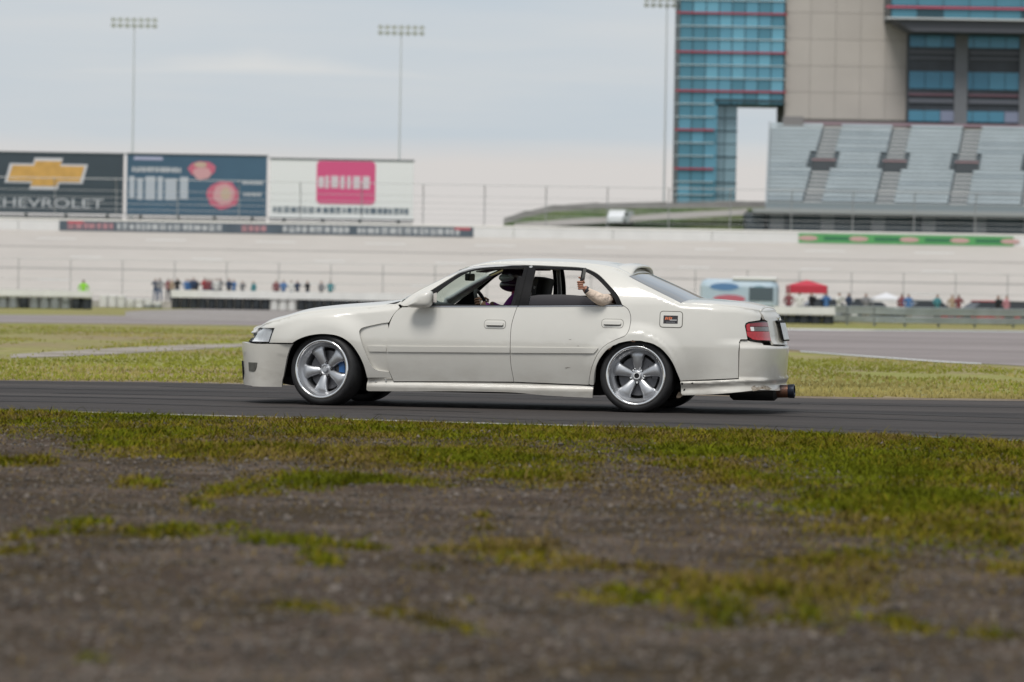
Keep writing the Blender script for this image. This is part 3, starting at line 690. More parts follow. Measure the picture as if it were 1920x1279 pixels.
parked_car('white parked car below the red canopy', 1532, 200, mat('car_white', (.66, .67, .68), .3, coat=.5), R(8))
# ================================================================== the car
YAW = R(-12.0)
CAR_C = np.array([-0.113, 30.47, 0.0])
car = thing('sedan_car', 'white four-door sedan with flared fenders driving along the near asphalt track', 'car', CAR_C, YAW)
_cy, _sy = math.cos(YAW), math.sin(YAW)
def l2w(P):
    P = np.asarray(P, float)
    return np.stack([P[..., 0] * _cy - P[..., 1] * _sy + CAR_C[0], P[..., 0] * _sy + P[..., 1] * _cy + CAR_C[1], P[..., 2] + CAR_C[2]], -1)
def carpx(u, v, y):
    """photo pixel -> car-space point on the plane y = const"""
    d = ray(u, v); o = CAM_O - CAR_C
    dl = np.array([d[0] * _cy + d[1] * _sy, -d[0] * _sy + d[1] * _cy, d[2]]); ol = np.array([o[0] * _cy + o[1] * _sy, -o[0] * _sy + o[1] * _cy, o[2]])
    return ol + dl * ((y - ol[1]) / dl[1])

def car_paint(name, col, dust, amount):
    m = bpy.data.materials.new(name); m.use_nodes = True; t = m.node_tree; b = t.nodes['Principled BSDF']
    tcn = t.nodes.new('ShaderNodeTexCoord')
    def nz(scale, det, st=(1, 1, 1)):
        mp = t.nodes.new('ShaderNodeMapping'); mp.inputs['Scale'].default_value = st; t.links.new(tcn.outputs['Object'], mp.inputs[0])
        n = t.nodes.new('ShaderNodeTexNoise'); n.inputs['Scale'].default_value = scale; n.inputs['Detail'].default_value = det; n.inputs['Roughness'].default_value = .65
        t.links.new(mp.outputs[0], n.inputs['Vector']); return n.outputs[0]
    def mr(s_, a0, a1, b0, b1):
        r = t.nodes.new('ShaderNodeMapRange'); r.inputs[1].default_value = a0; r.inputs[2].default_value = a1; r.inputs[3].default_value = b0; r.inputs[4].default_value = b1
        t.links.new(s_, r.inputs[0]); return r.outputs[0]
    def mul(p, q):
        k = t.nodes.new('ShaderNodeMath'); k.operation = 'MULTIPLY'; k.use_clamp = True; t.links.new(p, k.inputs[0])
        if isinstance(q, float): k.inputs[1].default_value = q
        else: t.links.new(q, k.inputs[1])
        return k.outputs[0]
    sp = t.nodes.new('ShaderNodeSeparateXYZ'); t.links.new(tcn.outputs['Object'], sp.inputs[0])
    low = mr(sp.outputs[2], .55, .16, 0.0, 1.0)
    spots = mr(nz(5.0, 8, (.6, 1, 1.4)), .42, .72, 0.0, 1.0)
    fac = mul(mul(low, spots), amount)
    mx = t.nodes.new('ShaderNodeMix'); mx.data_type = 'RGBA'; t.links.new(fac, mx.inputs[0]); mx.inputs[6].default_value = (*col, 1); mx.inputs[7].default_value = (*dust, 1)
    m2 = t.nodes.new('ShaderNodeMix'); m2.data_type = 'RGBA'; m2.blend_type = 'MULTIPLY'; m2.inputs[0].default_value = 1.0; t.links.new(mx.outputs[2], m2.inputs[6])
    v = mr(nz(1.6, 6), .3, .7, .955, 1.03); cb = t.nodes.new('ShaderNodeCombineColor')
    for i in range(3): t.links.new(v, cb.inputs[i])
    t.links.new(cb.outputs[0], m2.inputs[7]); t.links.new(m2.outputs[2], b.inputs['Base Color'])
    b.inputs['Roughness'].default_value = .42; b.inputs['Coat Weight'].default_value = .65
    t.links.new(mr(fac, 0, 1, .07, .45), b.inputs['Coat Roughness'])
    bp = t.nodes.new('ShaderNodeBump'); bp.inputs['Strength'].default_value = .015; bp.inputs['Distance'].default_value = .01
    t.links.new(nz(7, 2), bp.inputs['Height']); t.links.new(bp.outputs[0], b.inputs['Coat Normal'])
    MATS[name] = m; return m
paint = car_paint('white_paint', (.64, .625, .58), (.34, .30, .25), .40)
paint2 = car_paint('white_paint_worn', (.61, .59, .54), (.32, .28, .23), .55)
blackp = mat('black_trim', (.009, .009, .010), .55, var=.2, spec=.10)
dark = mat('dark_interior', (.010, .010, .011), .8, var=.2)
rubber = mat('tyre_rubber', (.014, .014, .015), .62, var=.25, vscale=20, bump=.1, bscale=200)
silver = mat('brushed_silver', (.52, .53, .55), .38, .85, var=.06, vscale=15)
polish = mat('polished_lip', (.80, .80, .80), .14, .95, var=.03)
steel = mat('brake_steel', (.14, .14, .15), .4, .7, var=.2)
chrome = mat('chrome', (.8, .8, .8), .08, 1.0)
wind = glass_mat('clear_glass', (.74, .84, .78), .22)
reargl = glass_mat('smoked_glass', (.42, .45, .47), 2.2)
tint = mat('tinted_glass', (.040, .038, .043), .35, spec=.12)

# ---- plan outline of the body (half), front centre -> rear centre
PLAN = crom([(-2.255, 0), (-2.245, .2), (-2.212, .4), (-2.155, .56), (-2.065, .69), (-1.93, .785), (-1.70, .842), (-1.4, .862), (-1.0, .868),
             (-.4, .872), (.4, .872), (1.0, .871), (1.5, .866), (1.9, .853), (2.14, .822), (2.31, .755), (2.425, .62), (2.485, .42), (2.512, .2), (2.52, 0)], 14)
_seg = np.hypot(*np.diff(PLAN, axis=0).T); _cs = np.concatenate([[0], np.cumsum(_seg)])
PS = _cs - np.interp(0.0, PLAN[:, 0], _cs)          # arc length, zero at x = 0
_tx, _tw = np.gradient(PLAN[:, 0], PS), np.gradient(PLAN[:, 1], PS)
_tl = np.hypot(_tx, _tw); _nx, _nw = -_tw / _tl, _tx / _tl
SMIN, SMAX = PS[0], PS[-1]
ZC, ZB = .565, .905
TOP_S, TOP_Z = None, None
def flare_f(x, z):
    r = np.hypot(x + 1.365, z - .31); f = .034 * (1 - sstep(.36, .57, r)) * sstep(-1.95, -1.6, x)
    return f
def flare_r(x, z):
    r = np.hypot(x - 1.365, z - .31); return .020 * (1 - sstep(.345, .47, r)) + .006 * (1 - sstep(.345, .375, r))
def inset(s, z, x):
    z = np.asarray(z, float)
    ends = np.maximum(sstep(-1.72, -2.0, x), sstep(1.85, 2.15, x))
    lo = (.080 * (1 - ends) + .022 * ends) * np.clip((ZC - z) / .36, 0, 2) ** 1.4
    mid = .052 * np.clip((z - ZC) / (ZB - ZC), 0, 1) ** 1.5
    h = np.clip(z - ZB, 0, 1); up = .26 * h + 1.25 * h * h
    d = lo + mid + up
    # rear face leans forward above the bumper
    e = sstep(1.98, 2.36, x)
    d = d + e * (.028 * sstep(.575, .64, z) + .09 * np.clip(z - .62, 0, .4) ** 1.3)
    # nose leans back above the bumper
    g = sstep(-1.85, -2.1, x)
    d = d + g * (.055 * sstep(.53, .57, z) + .26 * np.clip(z - .55, 0, .3) ** 1.2)
    if TOP_S is not None:
        ze = np.interp(s, TOP_S, TOP_Z); r = .055
        t = np.clip(z - (ze - r), 0, .90 * r); d = d + (r - np.sqrt(r * r - t * t)) * .9
    return d
def surf(s, z, off=0.0, flare=True):
    s = np.asarray(s, float); z = np.asarray(z, float)
    x, w = np.interp(s, PS, PLAN[:, 0]), np.interp(s, PS, PLAN[:, 1])
    nx, nw = np.interp(s, PS, _nx), np.interp(s, PS, _nw)
    o = -inset(s, z, x) + (off(s, z) if callable(off) else off)
    if flare: o = o + flare_f(x, z) * (1 if flare != 'rear' else 0) + flare_r(x, z)
    ww = w + nw * o
    return np.stack([x + nx * o, -np.maximum(ww, 0), z], -1)
def topx(P, flare=True, off=0.0):
    """photo pixels -> (s,z) on the near body side"""
    o = []
    for (u, v) in P:
        p = carpx(u, v, -.86); s, z = float(np.clip(p[0], SMIN + .9, SMAX - .9)), p[2]
        for _ in range(14):
            a = project(l2w(surf(s, z, off, flare))); e = np.array([u, v]) - a
            h = 1e-3
            js = (project(l2w(surf(s + h, z, off, flare))) - a) / h; jz = (project(l2w(surf(s, z + h, off, flare))) - a) / h
            try: d = np.linalg.solve(np.stack([js, jz], 1), e)
            except Exception: break
            d = np.clip(d, -.12, .12); s = float(np.clip(s + d[0], SMIN + .02, SMAX - .02)); z += d[1]
        o.append((s, z))
    return o
# ---- upper edge of the body side: fender/hood line, pillar, roof rail, rear glass, boot
HOODLINE = [(486, 614), (518, 601), (563, 588.6), (616, 582), (669, 578.2), (700, 576), (728, 573), (746, 570.5)]
PILLAR = [(780, 547.5), (821, 527), (860, 507.5), (880, 500.5), (902, 495.5), (928, 492.2), (980, 490.5), (1051, 492), (1113, 496), (1150, 502.5)]
CPILL = [(1170, 511), (1185, 521), (1232, 545), (1277, 568)]
BOOT = [(1300, 569), (1332, 570.8), (1386, 576), (1423, 583)]
_top = topx(HOODLINE + PILLAR + CPILL + BOOT, 'rear')
TS = [SMIN, _top[0][0] - .25] + [p[0] for p in _top] + [_top[-1][0] + .12, SMAX]
TZ = [.622, .640] + [p[1] for p in _top] + [_top[-1][1] - .004, _top[-1][1] - .004]
TOP_S, TOP_Z = np.array(TS), np.array(TZ)
E_HOOD = topx(HOODLINE, 'rear'); E_PIL = topx(PILLAR, 'rear'); E_CP = topx(CPILL, 'rear'); E_BOOT = topx(BOOT, 'rear')

def shrink(P, d):
    P = np.asarray(P, float); n = len(P)
    A = .5 * sum(P[i][0] * P[(i + 1) % n][1] - P[(i + 1) % n][0] * P[i][1] for i in range(n))
    sg = 1 if A > 0 else -1; o = []
    for i in range(n):
        a, b = P[i] - P[i - 1], P[(i + 1) % n] - P[i]
        a, b = a / (np.linalg.norm(a) + 1e-9), b / (np.linalg.norm(b) + 1e-9)
        na, nb = np.array([-a[1], a[0]]), np.array([-b[1], b[0]])
        m = na + nb; m = m / max(.35, 1 + na @ nb)
        o.append(P[i] + m * d * sg)
    return np.array(o)
def panel(name, P, m, parent, side=-1, off=0.0, fold=.022, gap=.0022, flare=True, grid=.05, both=False, cut=None):
    """body panel: an outline in (s,z) meshed on the body surface, edges folded inwards"""
    P = shrink(P, gap) if gap else np.asarray(P, float)
    bm = bmesh.new()
    f = bm.faces.new([bm.verts.new((p[0], p[1], 0)) for p in P])
    f.normal_update(); bmesh.ops.triangulate(bm, faces=[f], ngon_method='EAR_CLIP')
    lo, hi = P.min(0), P.max(0)
    for k in (0, 1):
        for q in np.arange(math.ceil(lo[k] / grid) * grid, hi[k], grid):
            co = [0, 0, 0]; no = [0, 0, 0]; co[k] = q; no[k] = 1
            bmesh.ops.bisect_plane(bm, geom=bm.verts[:] + bm.edges[:] + bm.faces[:], dist=1e-6, plane_co=co, plane_no=no)
    bm.verts.ensure_lookup_table(); bm.verts.index_update()
    uv = np.array([v.co[:2] for v in bm.verts]); s, z = uv[:, 0], uv[:, 1]
    X = surf(s, z, off, flare); h = 2e-3
    ds = surf(np.clip(s + h, SMIN, SMAX), z, off, flare) - surf(np.clip(s - h, SMIN, SMAX), z, off, flare)
    dz = surf(s, z + h, off, flare) - surf(s, z - h, off, flare)
    n = np.cross(ds, dz); n /= np.linalg.norm(n, axis=1)[:, None] + 1e-12          # outwards (towards -y) on the near side
    Fc = []
    for f in bm.faces:
        q = [v.index for v in f.verts]
        g = np.cross(X[q[1]] - X[q[0]], X[q[2]] - X[q[0]])
        Fc.append(q if g @ n[q[0]] > 0 else q[::-1])
    be = []
    for e in bm.edges:
        if len(e.link_faces) == 1:
            a, b = e.verts[0].index, e.verts[1].index
            if both and abs(X[a][1]) < 2e-3 and abs(X[b][1]) < 2e-3: continue
            be.append((a, b))
    bm.free()
    V = X.tolist(); NL = n.tolist(); loops = [[NL[i] for i in q] for q in Fc]
    # rolled edge: a small rounded lip, then the fold
    ids = {}
    def dup(i, key, p):
        if (i, key) not in ids: ids[(i, key)] = len(V); V.append(p)
        return ids[(i, key)]
    cen = X.mean(0)
    nb = {}
    for a, b in be:
        nb.setdefault(a, []).append(b); nb.setdefault(b, []).append(a)
    for a, b in be:
        a0, b0 = dup(a, 0, X[a].tolist()), dup(b, 0, X[b].tolist())
        a1, b1 = dup(a, 1, (X[a] - n[a] * fold).tolist()), dup(b, 1, (X[b] - n[b] * fold).tolist())
        Fc.append([a0, b0, b1, a1]); loops.append([[0, 0, 0]] * 4)
    V = np.array(V)
    if both:
        k = len(V); V = np.concatenate([V, V * [1, -1, 1]])
        F2 = [[i + k for i in q[::-1]] for q in Fc]; L2 = [[[c[0], -c[1], c[2]] for c in q[::-1]] for q in loops]
        Fc += F2; loops += L2
    elif side == 1:
        V = V * [1, -1, 1]; Fc = [q[::-1] for q in Fc]; loops = [[[c[0], -c[1], c[2]] for c in q[::-1]] for q in loops]
    me = mesh(name, V, Fc, True)
    me.normals_split_custom_set([c for q in loops for c in q])
    return link(name, me, m, parent)
def both_sides(name, P, m, parent, **k):
    return panel(name, P, m, parent, -1, **k), panel(name, P, m, parent, 1, **k)
def rrect(c, w, h, r, n=5, tilt=0.0):
    o = []
    for q, (sx, sy) in enumerate(((1, 1), (-1, 1), (-1, -1), (1, -1))):
        for k in range(n):
            a = (q + k / (n - 1)) * math.pi / 2
            o.append((c[0] + sx * (w / 2 - r) + r * math.cos(a), c[1] + sy * (h / 2 - r) + r * math.sin(a)))
    return [(x, z + tilt * (x - c[0])) for x, z in o]
def smooth_px(P, per=4): return [tuple(p) for p in crom(P, per)]

# ---- outlines traced from the photograph
F_ARCH = smooth_px([(546, 645), (557.6, 637.5), (573.5, 631), (594.8, 627), (616, 627), (637, 631.4), (656, 643.4), (670.5, 662), (681, 683), (686.5, 702), (688, 708.5)])
FD_EDGE = smooth_px([(750, 577), (738, 590), (729, 611.5), (725, 640.7), (725.6, 672.6), (729, 694), (735.7, 710), (738, 715.5)])
VENT = smooth_px([(723.5, 605), (700, 610), (681, 614.5), (674.8, 619), (674.5, 626), (678.5, 643), (686.5, 664.6), (696, 684.6), (704, 692), (712, 695), (726.5, 696.5)], 3)
fender = HOODLINE[:1] + smooth_px(HOODLINE, 3)[1:] + [(750, 576)] + smooth_px([(750, 577), (738, 590), (729, 605.0)], 3)[1:] + VENT[1:-1] + [(729.3, 696.5), (735, 708.5)] + F_ARCH[::-1][:-1] + [(547, 643.4), (505.7, 643), (514.5, 615.5)]
_fs = topx(fender)
both_sides('fender', _fs, paint, car, fold=.03, grid=.025)
vp = VENT + [(726, 680), (724.8, 660), (724.6, 640), (726, 622)]
_v = topx(vp, False)
ventp = both_sides('vent_panel', _v, paint, car, flare='rear', off=-.014, fold=.02, gap=-.012)
# headlamps
hl = [(478.5, 617), (486, 614.8), (514, 616.2), (505.2, 643.4), (471.8, 643.6), (473.5, 630)]
hl_sz = topx(hl[1:4], 'rear')
hl_sz = [(hl_sz[0][0], hl_sz[0][1] - .002), hl_sz[1], hl_sz[2], (hl_sz[2][0] - .26, hl_sz[2][1]), (hl_sz[2][0] - .27, .615)]
lensm = glass_mat('lamp_lens', (.97, .98, .99), .7)
for sd in (-1, 1):
    h0 = panel('headlamp', hl_sz, mat('lamp_reflector', (.86, .87, .88), .4, .0, var=.12, vscale=18), car, sd, off=-.02, flare='rear', fold=.03)
    panel('lens', hl_sz, lensm, h0, sd, off=-.003, flare='rear', fold=.006, gap=.004)
    q = shrink(hl_sz, .002); q2 = shrink(hl_sz, .011)
    ring = []
    V = np.concatenate([surf(q[:, 0], q[:, 1], .001, 'rear'), surf(q2[:, 0], q2[:, 1], .001, 'rear')]); n = len(q)
    if sd == 1: V = V * [1, -1, 1]
    link('bezel', mesh('bezel', V, [(i, (i + 1) % n, n + (i + 1) % n, n + i) for i in range(n)]), blackp, h0)
# grille between the lamps
gs = hl_sz[3][0] - .006
panel('grille', [(gs, .535), (gs, .612), (SMIN, .610), (SMIN, .535)], blackp, car, both=True, off=-.05, flare=False)
for k in range(2):
    panel('grille_slat', [(gs, .552 + k * .030), (gs, .564 + k * .030), (SMIN, .564 + k * .030), (SMIN, .552 + k * .030)], blackp, car, both=True, off=-.035, flare=False, fold=.012, gap=0)
# painted lip under the bonnet edge
ls_ = [(s_, float(np.interp(s_, TOP_S, TOP_Z))) for s_ in np.linspace(hl_sz[0][0] - .005, SMIN, 9)]
panel('bonnet_lip', ls_ + [(SMIN, .602), (gs, .612), (hl_sz[4][0], .617), (hl_sz[0][0] - .012, hl_sz[0][1] + .002)], paint, car, both=True, off=-.001, flare='rear', fold=.02, gap=.001, grid=.03)
# front bumper
fb_side = topx([(505, 644.8), (547, 645.0)] + [(541, 655), (536, 670), (531, 699), (529, 712), (528.5, 726)])
bz = fb_side[-1][1]
fb = fb_side + [(fb_side[-1][0] - .3, bz - .002), (SMIN + .75, bz + .004), (SMIN, bz + .01), (SMIN, .527), (SMIN + .6, .528), (fb_side[0][0] - .15, fb_side[0][1] - .002)]
def fb_off(s, z):
    zz = np.asarray(z); return .010 * (1 - sstep(.215, .245, zz)) + .004 * sstep(.40, .44, zz)
panel('front_bumper', fb, paint2, car, both=True, off=fb_off, flare='rear', fold=.03)
fog = [(fb_side[3][0] - .300 + dx, zz - .018) for dx, zz in ((-.14, .372), (.0, .372), (-.008, .335), (-.03, .302), (-.06, .292), (-.14, .298))]
for sd in (-1, 1):
    fo = panel('fog_lamp', fog, mat('fog_lamp_grey', (.10, .10, .09), .3, var=.3, vscale=25), car, sd, off=lambda s, z: fb_off(s, z) + .0035, flare='rear', fold=.01, gap=0)
panel('intake', [(SMIN + .52, .20), (SMIN + .52, .36), (SMIN, .36), (SMIN, .20)], dark, car, both=True, off=.0135, flare=False, fold=.004, gap=0)
# doors
FD_R = smooth_px([(970, 575.5), (963.4, 593), (958, 616.8), (956.7, 651), (957.5, 680.6), (962, 707), (963.3, 716.2)])
fdoor = [(754, 575.8), (812, 575.4), (890, 575.2)] + FD_R + [(850, 715.6)] + FD_EDGE[::-1][:-2]
both_sides('front_door', topx(fdoor, False), paint, car, flare=False)
RD_R = smooth_px([(1104, 722), (1105.6, 707), (1109.6, 688.6), (1120, 664.6), (1133.5, 648.7), (1152, 638), (1166, 632.6), (1173.5, 628), (1179, 619), (1182, 606), (1182.5, 593), (1178, 580.5), (1170, 574)])
rdoor = [(1030, 719), ] + RD_R + [(1060, 574.2)] + FD_R
both_sides('rear_door', topx(rdoor, 'rear'), paint, car, flare='rear')
# body side: pillars, roof rail and rear quarter in one pressing
DLO = smooth_px([(765, 574), (783, 561), (808, 545), (841, 524), (867.7, 508.2), (894.3, 499.2), (928.8, 496.8), (992.6, 497.3), (1045.8, 499.5), (1085.6, 501.6), (1104, 505.5), (1123, 515.8), (1141.5, 534.4), (1157.4, 553), (1166.5, 572)])
R_ARCH = smooth_px([(1113.5, 720), (1114.5, 702), (1119.5, 683), (1128, 668), (1141, 654), (1160, 644.2), (1186.4, 639.4), (1207.7, 640.5), (1231.6, 648.7), (1247.6, 662), (1261, 680.6), (1271.5, 704.5), (1275.5, 714.5)])
R_ARCH = [(u, v + .45 * math.sin(u * 1.9) * (1 if 1135 < u < 1235 else 0)) for u, v in R_ARCH]
top_all = smooth_px([(748, 570)] + PILLAR, 3) + smooth_px(CPILL, 3) + smooth_px(BOOT, 3)
quarter = [(757, 574.4)] + top_all + [(1425.6, 600.5), (1404, 603.8), (1398.5, 606.6), (1396.8, 611), (1402, 636.5), (1389, 636.5), (1386.3, 642), (1385, 660), (1384.5, 709.5), (1330, 712)] + R_ARCH[::-1] + [(1113.5, 722.3), (1106, 722.2)] + RD_R[1:] + DLO[::-1]
both_sides('body_side', topx(quarter, 'rear'), paint, car, flare='rear', fold=.026, grid=.025)
# black window frames
DLOi = smooth_px([(812, 572.5), (813.5, 560), (817, 549.5), (845, 529), (870, 513.5), (896, 505), (928.8, 502.3), (984, 502.2)])
fr_o = topx([(767, 573.5)] + DLO[1:29] + [(1000, 497.8), (977, 573.6)], False)
def ring_panel(name, outer, inner, m, parent, off, depth=.02):
    """closed strip between two outlines with the same number of points"""
    for sd in (-1, 1):
        o_, i_ = np.array(outer), np.array(inner); n = len(o_)
        rows = [surf(o_[:, 0], o_[:, 1], off - .012, False), surf(o_[:, 0], o_[:, 1], off, False), surf(i_[:, 0], i_[:, 1], off, False), surf(i_[:, 0], i_[:, 1], off - depth, False)]
        V = np.concatenate(rows)
        if sd == 1: V = V * [1, -1, 1]
        Fc = []
        for r in range(3):
            for i in range(n):
                q = (r * n + i, r * n + (i + 1) % n, (r + 1) * n + (i + 1) % n, (r + 1) * n + i)
                Fc.append(q if sd == -1 else q[::-1])
        fixn(link(name, mesh(name, V, Fc), m, parent))
def resample(P, n):
    P = np.asarray(P, float); d = np.concatenate([[0], np.cumsum(np.hypot(*np.diff(P, axis=0).T))]); t = np.linspace(0, d[-1], n)
    return np.stack([np.interp(t, d, P[:, 0]), np.interp(t, d, P[:, 1])], 1)
def ring_px(name, out_segs, in_segs, m, off, depth=.02, cnt=(24, 8, 16, 8)):
    oo, ii = [], []
    for a, b, n in zip(out_segs, in_segs, cnt):
        oo += resample(a, n).tolist()[:-1]; ii += resample(b, n).tolist()[:-1]
    ring_panel(name, topx(oo, False), topx(ii, False), m, car, off, depth)
fro_top = crom([(768, 573.2), (783, 562), (808, 546), (841, 525), (867.7, 509.2), (894.3, 500.2), (928.8, 497.8), (990.5, 498.2)], 6)
fri_top = crom([(813, 571.8), (814, 560), (818, 550), (845, 529.5), (870, 514), (896, 505.2), (928.8, 502.8), (982.5, 502.6)], 6)
ring_px('window_frame', [fro_top, [(990.5, 498.2), (971.5, 573.2)], [(971.5, 573.2), (768, 573.2)], [(768, 573.2), (768, 573.2)]],
        [fri_top, [(982.5, 502.6), (964, 571.8)], [(964, 571.8), (813, 571.8)], [(813, 571.8), (813, 571.8)]], blackp, -.008)
rro_top = crom([(992.2, 498.3), (1045.8, 500.5), (1085.6, 502.6), (1104, 506.5), (1123, 516.8), (1141.5, 535.4), (1156.5, 553), (1164.5, 571.8)], 6)
rri_top = crom([(1004, 503.2), (1045.8, 505), (1084, 507.4), (1101, 511.5), (1118, 522), (1135, 539), (1149, 556), (1156, 571)], 6)
ring_px('window_frame', [[(974.5, 573.2), (992.2, 498.3)], rro_top, [(1164.5, 571.8), (1164.5, 573), (974.5, 573.2)], [(974.5, 573.2), (974.5, 573.2)]],
        [[(990, 571.8), (1004, 503.2)], rri_top, [(1156, 571), (1156, 571.5), (990, 571.8)], [(990, 571.8), (990, 571.8)]], blackp, -.008, cnt=(12, 36, 16, 3))
both_sides('pillar_cover', topx([(984, 499.5), (1001, 499.5), (985, 573), (966, 573)], False), blackp, car, off=-.013, flare=False, fold=.004, gap=0)
# belt moulding strips
for q in ([(771, 573.6), (970.5, 573.4), (970, 575.6), (771, 575.9)], [(972.5, 573.4), (1165.5, 572.0), (1168, 574.2), (972, 575.6)]):
    both_sides('belt_moulding', topx(q, False), mat('belt_strip', (.30, .31, .33), .25, .5), car, off=.004, flare=False, fold=.012, gap=0, grid=.2)
# lowered rear window glass
rg = topx([(990.5, 572), (994.5, 555)] + smooth_px([(1010, 553), (1050, 552.3), (1088, 554.5), (1103, 559), (1112, 566), (1116, 572)], 3), False)
both_sides('door_glass', rg, tint, car, off=-.022, flare=False, fold=.004, gap=0)
# side mouldings
for q in ([(688.5, 648.9), (724.3, 649.2), (724.3, 659.6), (692, 659.2)], [(726.2, 649.2), (956, 651.2), (956.2, 661.6), (726.4, 659.8)], [(958, 651.2), (1121.5, 652.9), (1118, 658), (1113.4, 662.6), (958.2, 661.7)]):
    fl = True if q[0][0] < 700 else 'rear'
    off = (lambda s, z: .004 + 0 * s) if q[0][0] < 700 else (lambda s, z: .010 + 0 * s)
    if q[0][0] < 700: fl = 'rear'; off = (lambda s, z: -.004 + 0 * s)
    both_sides('side_moulding', topx(q, fl), paint, car, off=off, flare=fl, fold=.016, gap=0, grid=.1)
# side skirt
def sk_off(s, z):
    # upper ledge, concave middle, lower edge kicked out
    zt = .235; return .006 + .022 * sstep(.225, .165, z) - .010 * sstep(.19, .215, z) * (1 - sstep(.235, .25, z))
skirt = smooth_px([(689, 709.5), (734.5, 708.8)], 2) + [(738.5, 716.8), (850, 716.6), (963, 718), (1104, 723.4), (1113.3, 723.4)] + [(1112.5, 746.3)] + smooth_px([(1112, 746.3), (1060, 744), (1019, 741.4), (966, 736.5), (900, 734.6), (846, 734), (760, 734), (692, 733.6)], 3)[1:] + [(688.2, 731)]
both_sides('side_skirt', topx(skirt, False), paint2, car, off=sk_off, flare=False, fold=.03, grid=.02)
for u, v in ((705, 714.8), (723.7, 712.6)):
    for sd in (-1, 1):
        s_, z_ = topx([(u, v)], False)[0]; p = surf(s_, z_, .008, False) * [1, -sd, 1]
        MB().lathe([(0.0001, .006 * sd), (.005, .005 * sd), (.0085, .001 * sd), (.009, -.006 * sd)], 10, c=p).build('skirt_bolt', chrome, car, True)
# rear bumper
rb_line = topx([(1276.2, 714.6), (1330, 713.2), (1384.5, 710.3), (1440, 707.8)], 'rear')
rbz = np.array(rb_line)
def rb_off(s, z):
    zl = np.interp(s, rbz[:, 0], rbz[:, 1]); t = zl - z
    return .018 * sstep(-.003, .012, t) - .016 * sstep(.02, .055, t) + .022 * sstep(.06, .12, t) + .004 - .03 * sstep(.56, .60, z) * sstep(2.05, 2.3, np.interp(s, PS, PLAN[:, 0]))
rb = topx([(1276, 715), (1330, 713.4), (1384.5, 710.6), (1386, 660), (1387.3, 644), (1390, 638.5), (1403, 638.2), (1420, 641)], 'rear')
bot = topx([(1424, 731.5), (1412, 732.5), (1372, 737), (1332.6, 740), (1300, 741.3), (1279.5, 741.7), (1277, 738)], 'rear', .02)
z0 = bot[0][1]
rb += [(rb[-1][0] + .10, rb[-1][1] - .010), (SMAX - .62, .588), (SMAX - .4, .58), (SMAX, .575), (SMAX, z0 - .012), (SMAX - .35, z0 - .012), (bot[0][0] + .10, z0 - .002)] + bot
panel('rear_bumper', rb, paint2, car, both=True, off=rb_off, flare='rear', fold=.03, grid=.025)
# scuffed, cracked edge of the rear bumper
sc = topx([(1411, 733.4), (1409, 726.5), (1416, 723), (1424, 724.4), (1433, 722.6), (1441, 724), (1447, 729), (1440, 731.6), (1428, 729.3), (1417, 732.6)], 'rear', .02)
panel('scuff', sc, mat('scuffed_plastic', (.16, .12, .085), .9, col2=(.42, .38, .32), vscale=40), car, off=lambda s, z: rb_off(s, z) + .0015, flare='rear', fold=.002, gap=0, grid=.02)
for pp in ([(1278, 716), (1281, 718.5), (1279.5, 722.5), (1277, 720)], [(1281.5, 729.5), (1285, 727.5), (1284, 732.5), (1281, 733.5)], [(1296, 718), (1299, 717), (1300, 719.5), (1297, 720.5)]):
    panel('scuff', topx(pp, 'rear', .02), dark, car, off=lambda s, z: rb_off(s, z) + .0015, flare='rear', fold=.002, gap=0)
for pp in ([(1182, 640.6), (1186, 637.8), (1192, 640.3), (1190, 641.4)], [(1140, 655.5), (1146, 650.3), (1147, 651.2), (1142, 656.4)]):
    panel('scuff', topx(pp, 'rear'), mat('arch_rust', (.10, .06, .04), .9, var=.4), car, off=.001, flare='rear', fold=.002, gap=0)
for pp in ([(1058, 689.6), (1064, 688.4), (1070, 689), (1064, 690.6)], [(1059, 691.2), (1063, 690.9), (1062, 692)], [(1066, 636.5), (1072, 635.6), (1069, 637.6)], [(1082, 648.6), (1086, 648.2), (1084, 649.6)]):
    panel('smudge', topx(pp, 'rear'), mat('smudge_grey', (.30, .28, .25), .6), car, off=.0008, flare='rear', fold=.0005, gap=0)
# tail lamps: three coloured lenses in one housing
tl = topx([(1398.3, 609), (1401.7, 605.2), (1420, 603), (1436, 602)], 'rear')
tb = topx([(1403.6, 636.8), (1420, 639.4), (1430, 640.6)], 'rear')
s0, s1 = tl[0][0], topx([(1443, 625)], 'rear')[0][0]
zt = lambda s: np.interp(s, [tl[0][0], tl[1][0], tl[2][0], tl[3][0], s1], [tl[0][1], tl[1][1], tl[2][1], tl[3][1], tl[3][1] - .006])
zb_ = lambda s: np.interp(s, [s0, tb[0][0], tb[1][0], s1], [tb[0][1] + .03, tb[0][1], tb[1][1], tb[1][1] - .004])
house = [(s, zb_(s)) for s in np.linspace(s0, s1, 9)] + [(s, zt(s)) for s in np.linspace(s1, s0, 9)]
redl = mat('red_lens', (.42, .006, .012), .12, coat=.8, var=.15, vscale=60)
redd = mat('dark_red_lens', (.20, .006, .012), .12, coat=.8, var=.15, vscale=60)
clear = mat('clear_lens', (.75, .75, .74), .15, coat=.6)
smoke = mat('smoked_lens', (.12, .11, .10), .15, coat=.8, var=.3, vscale=80)
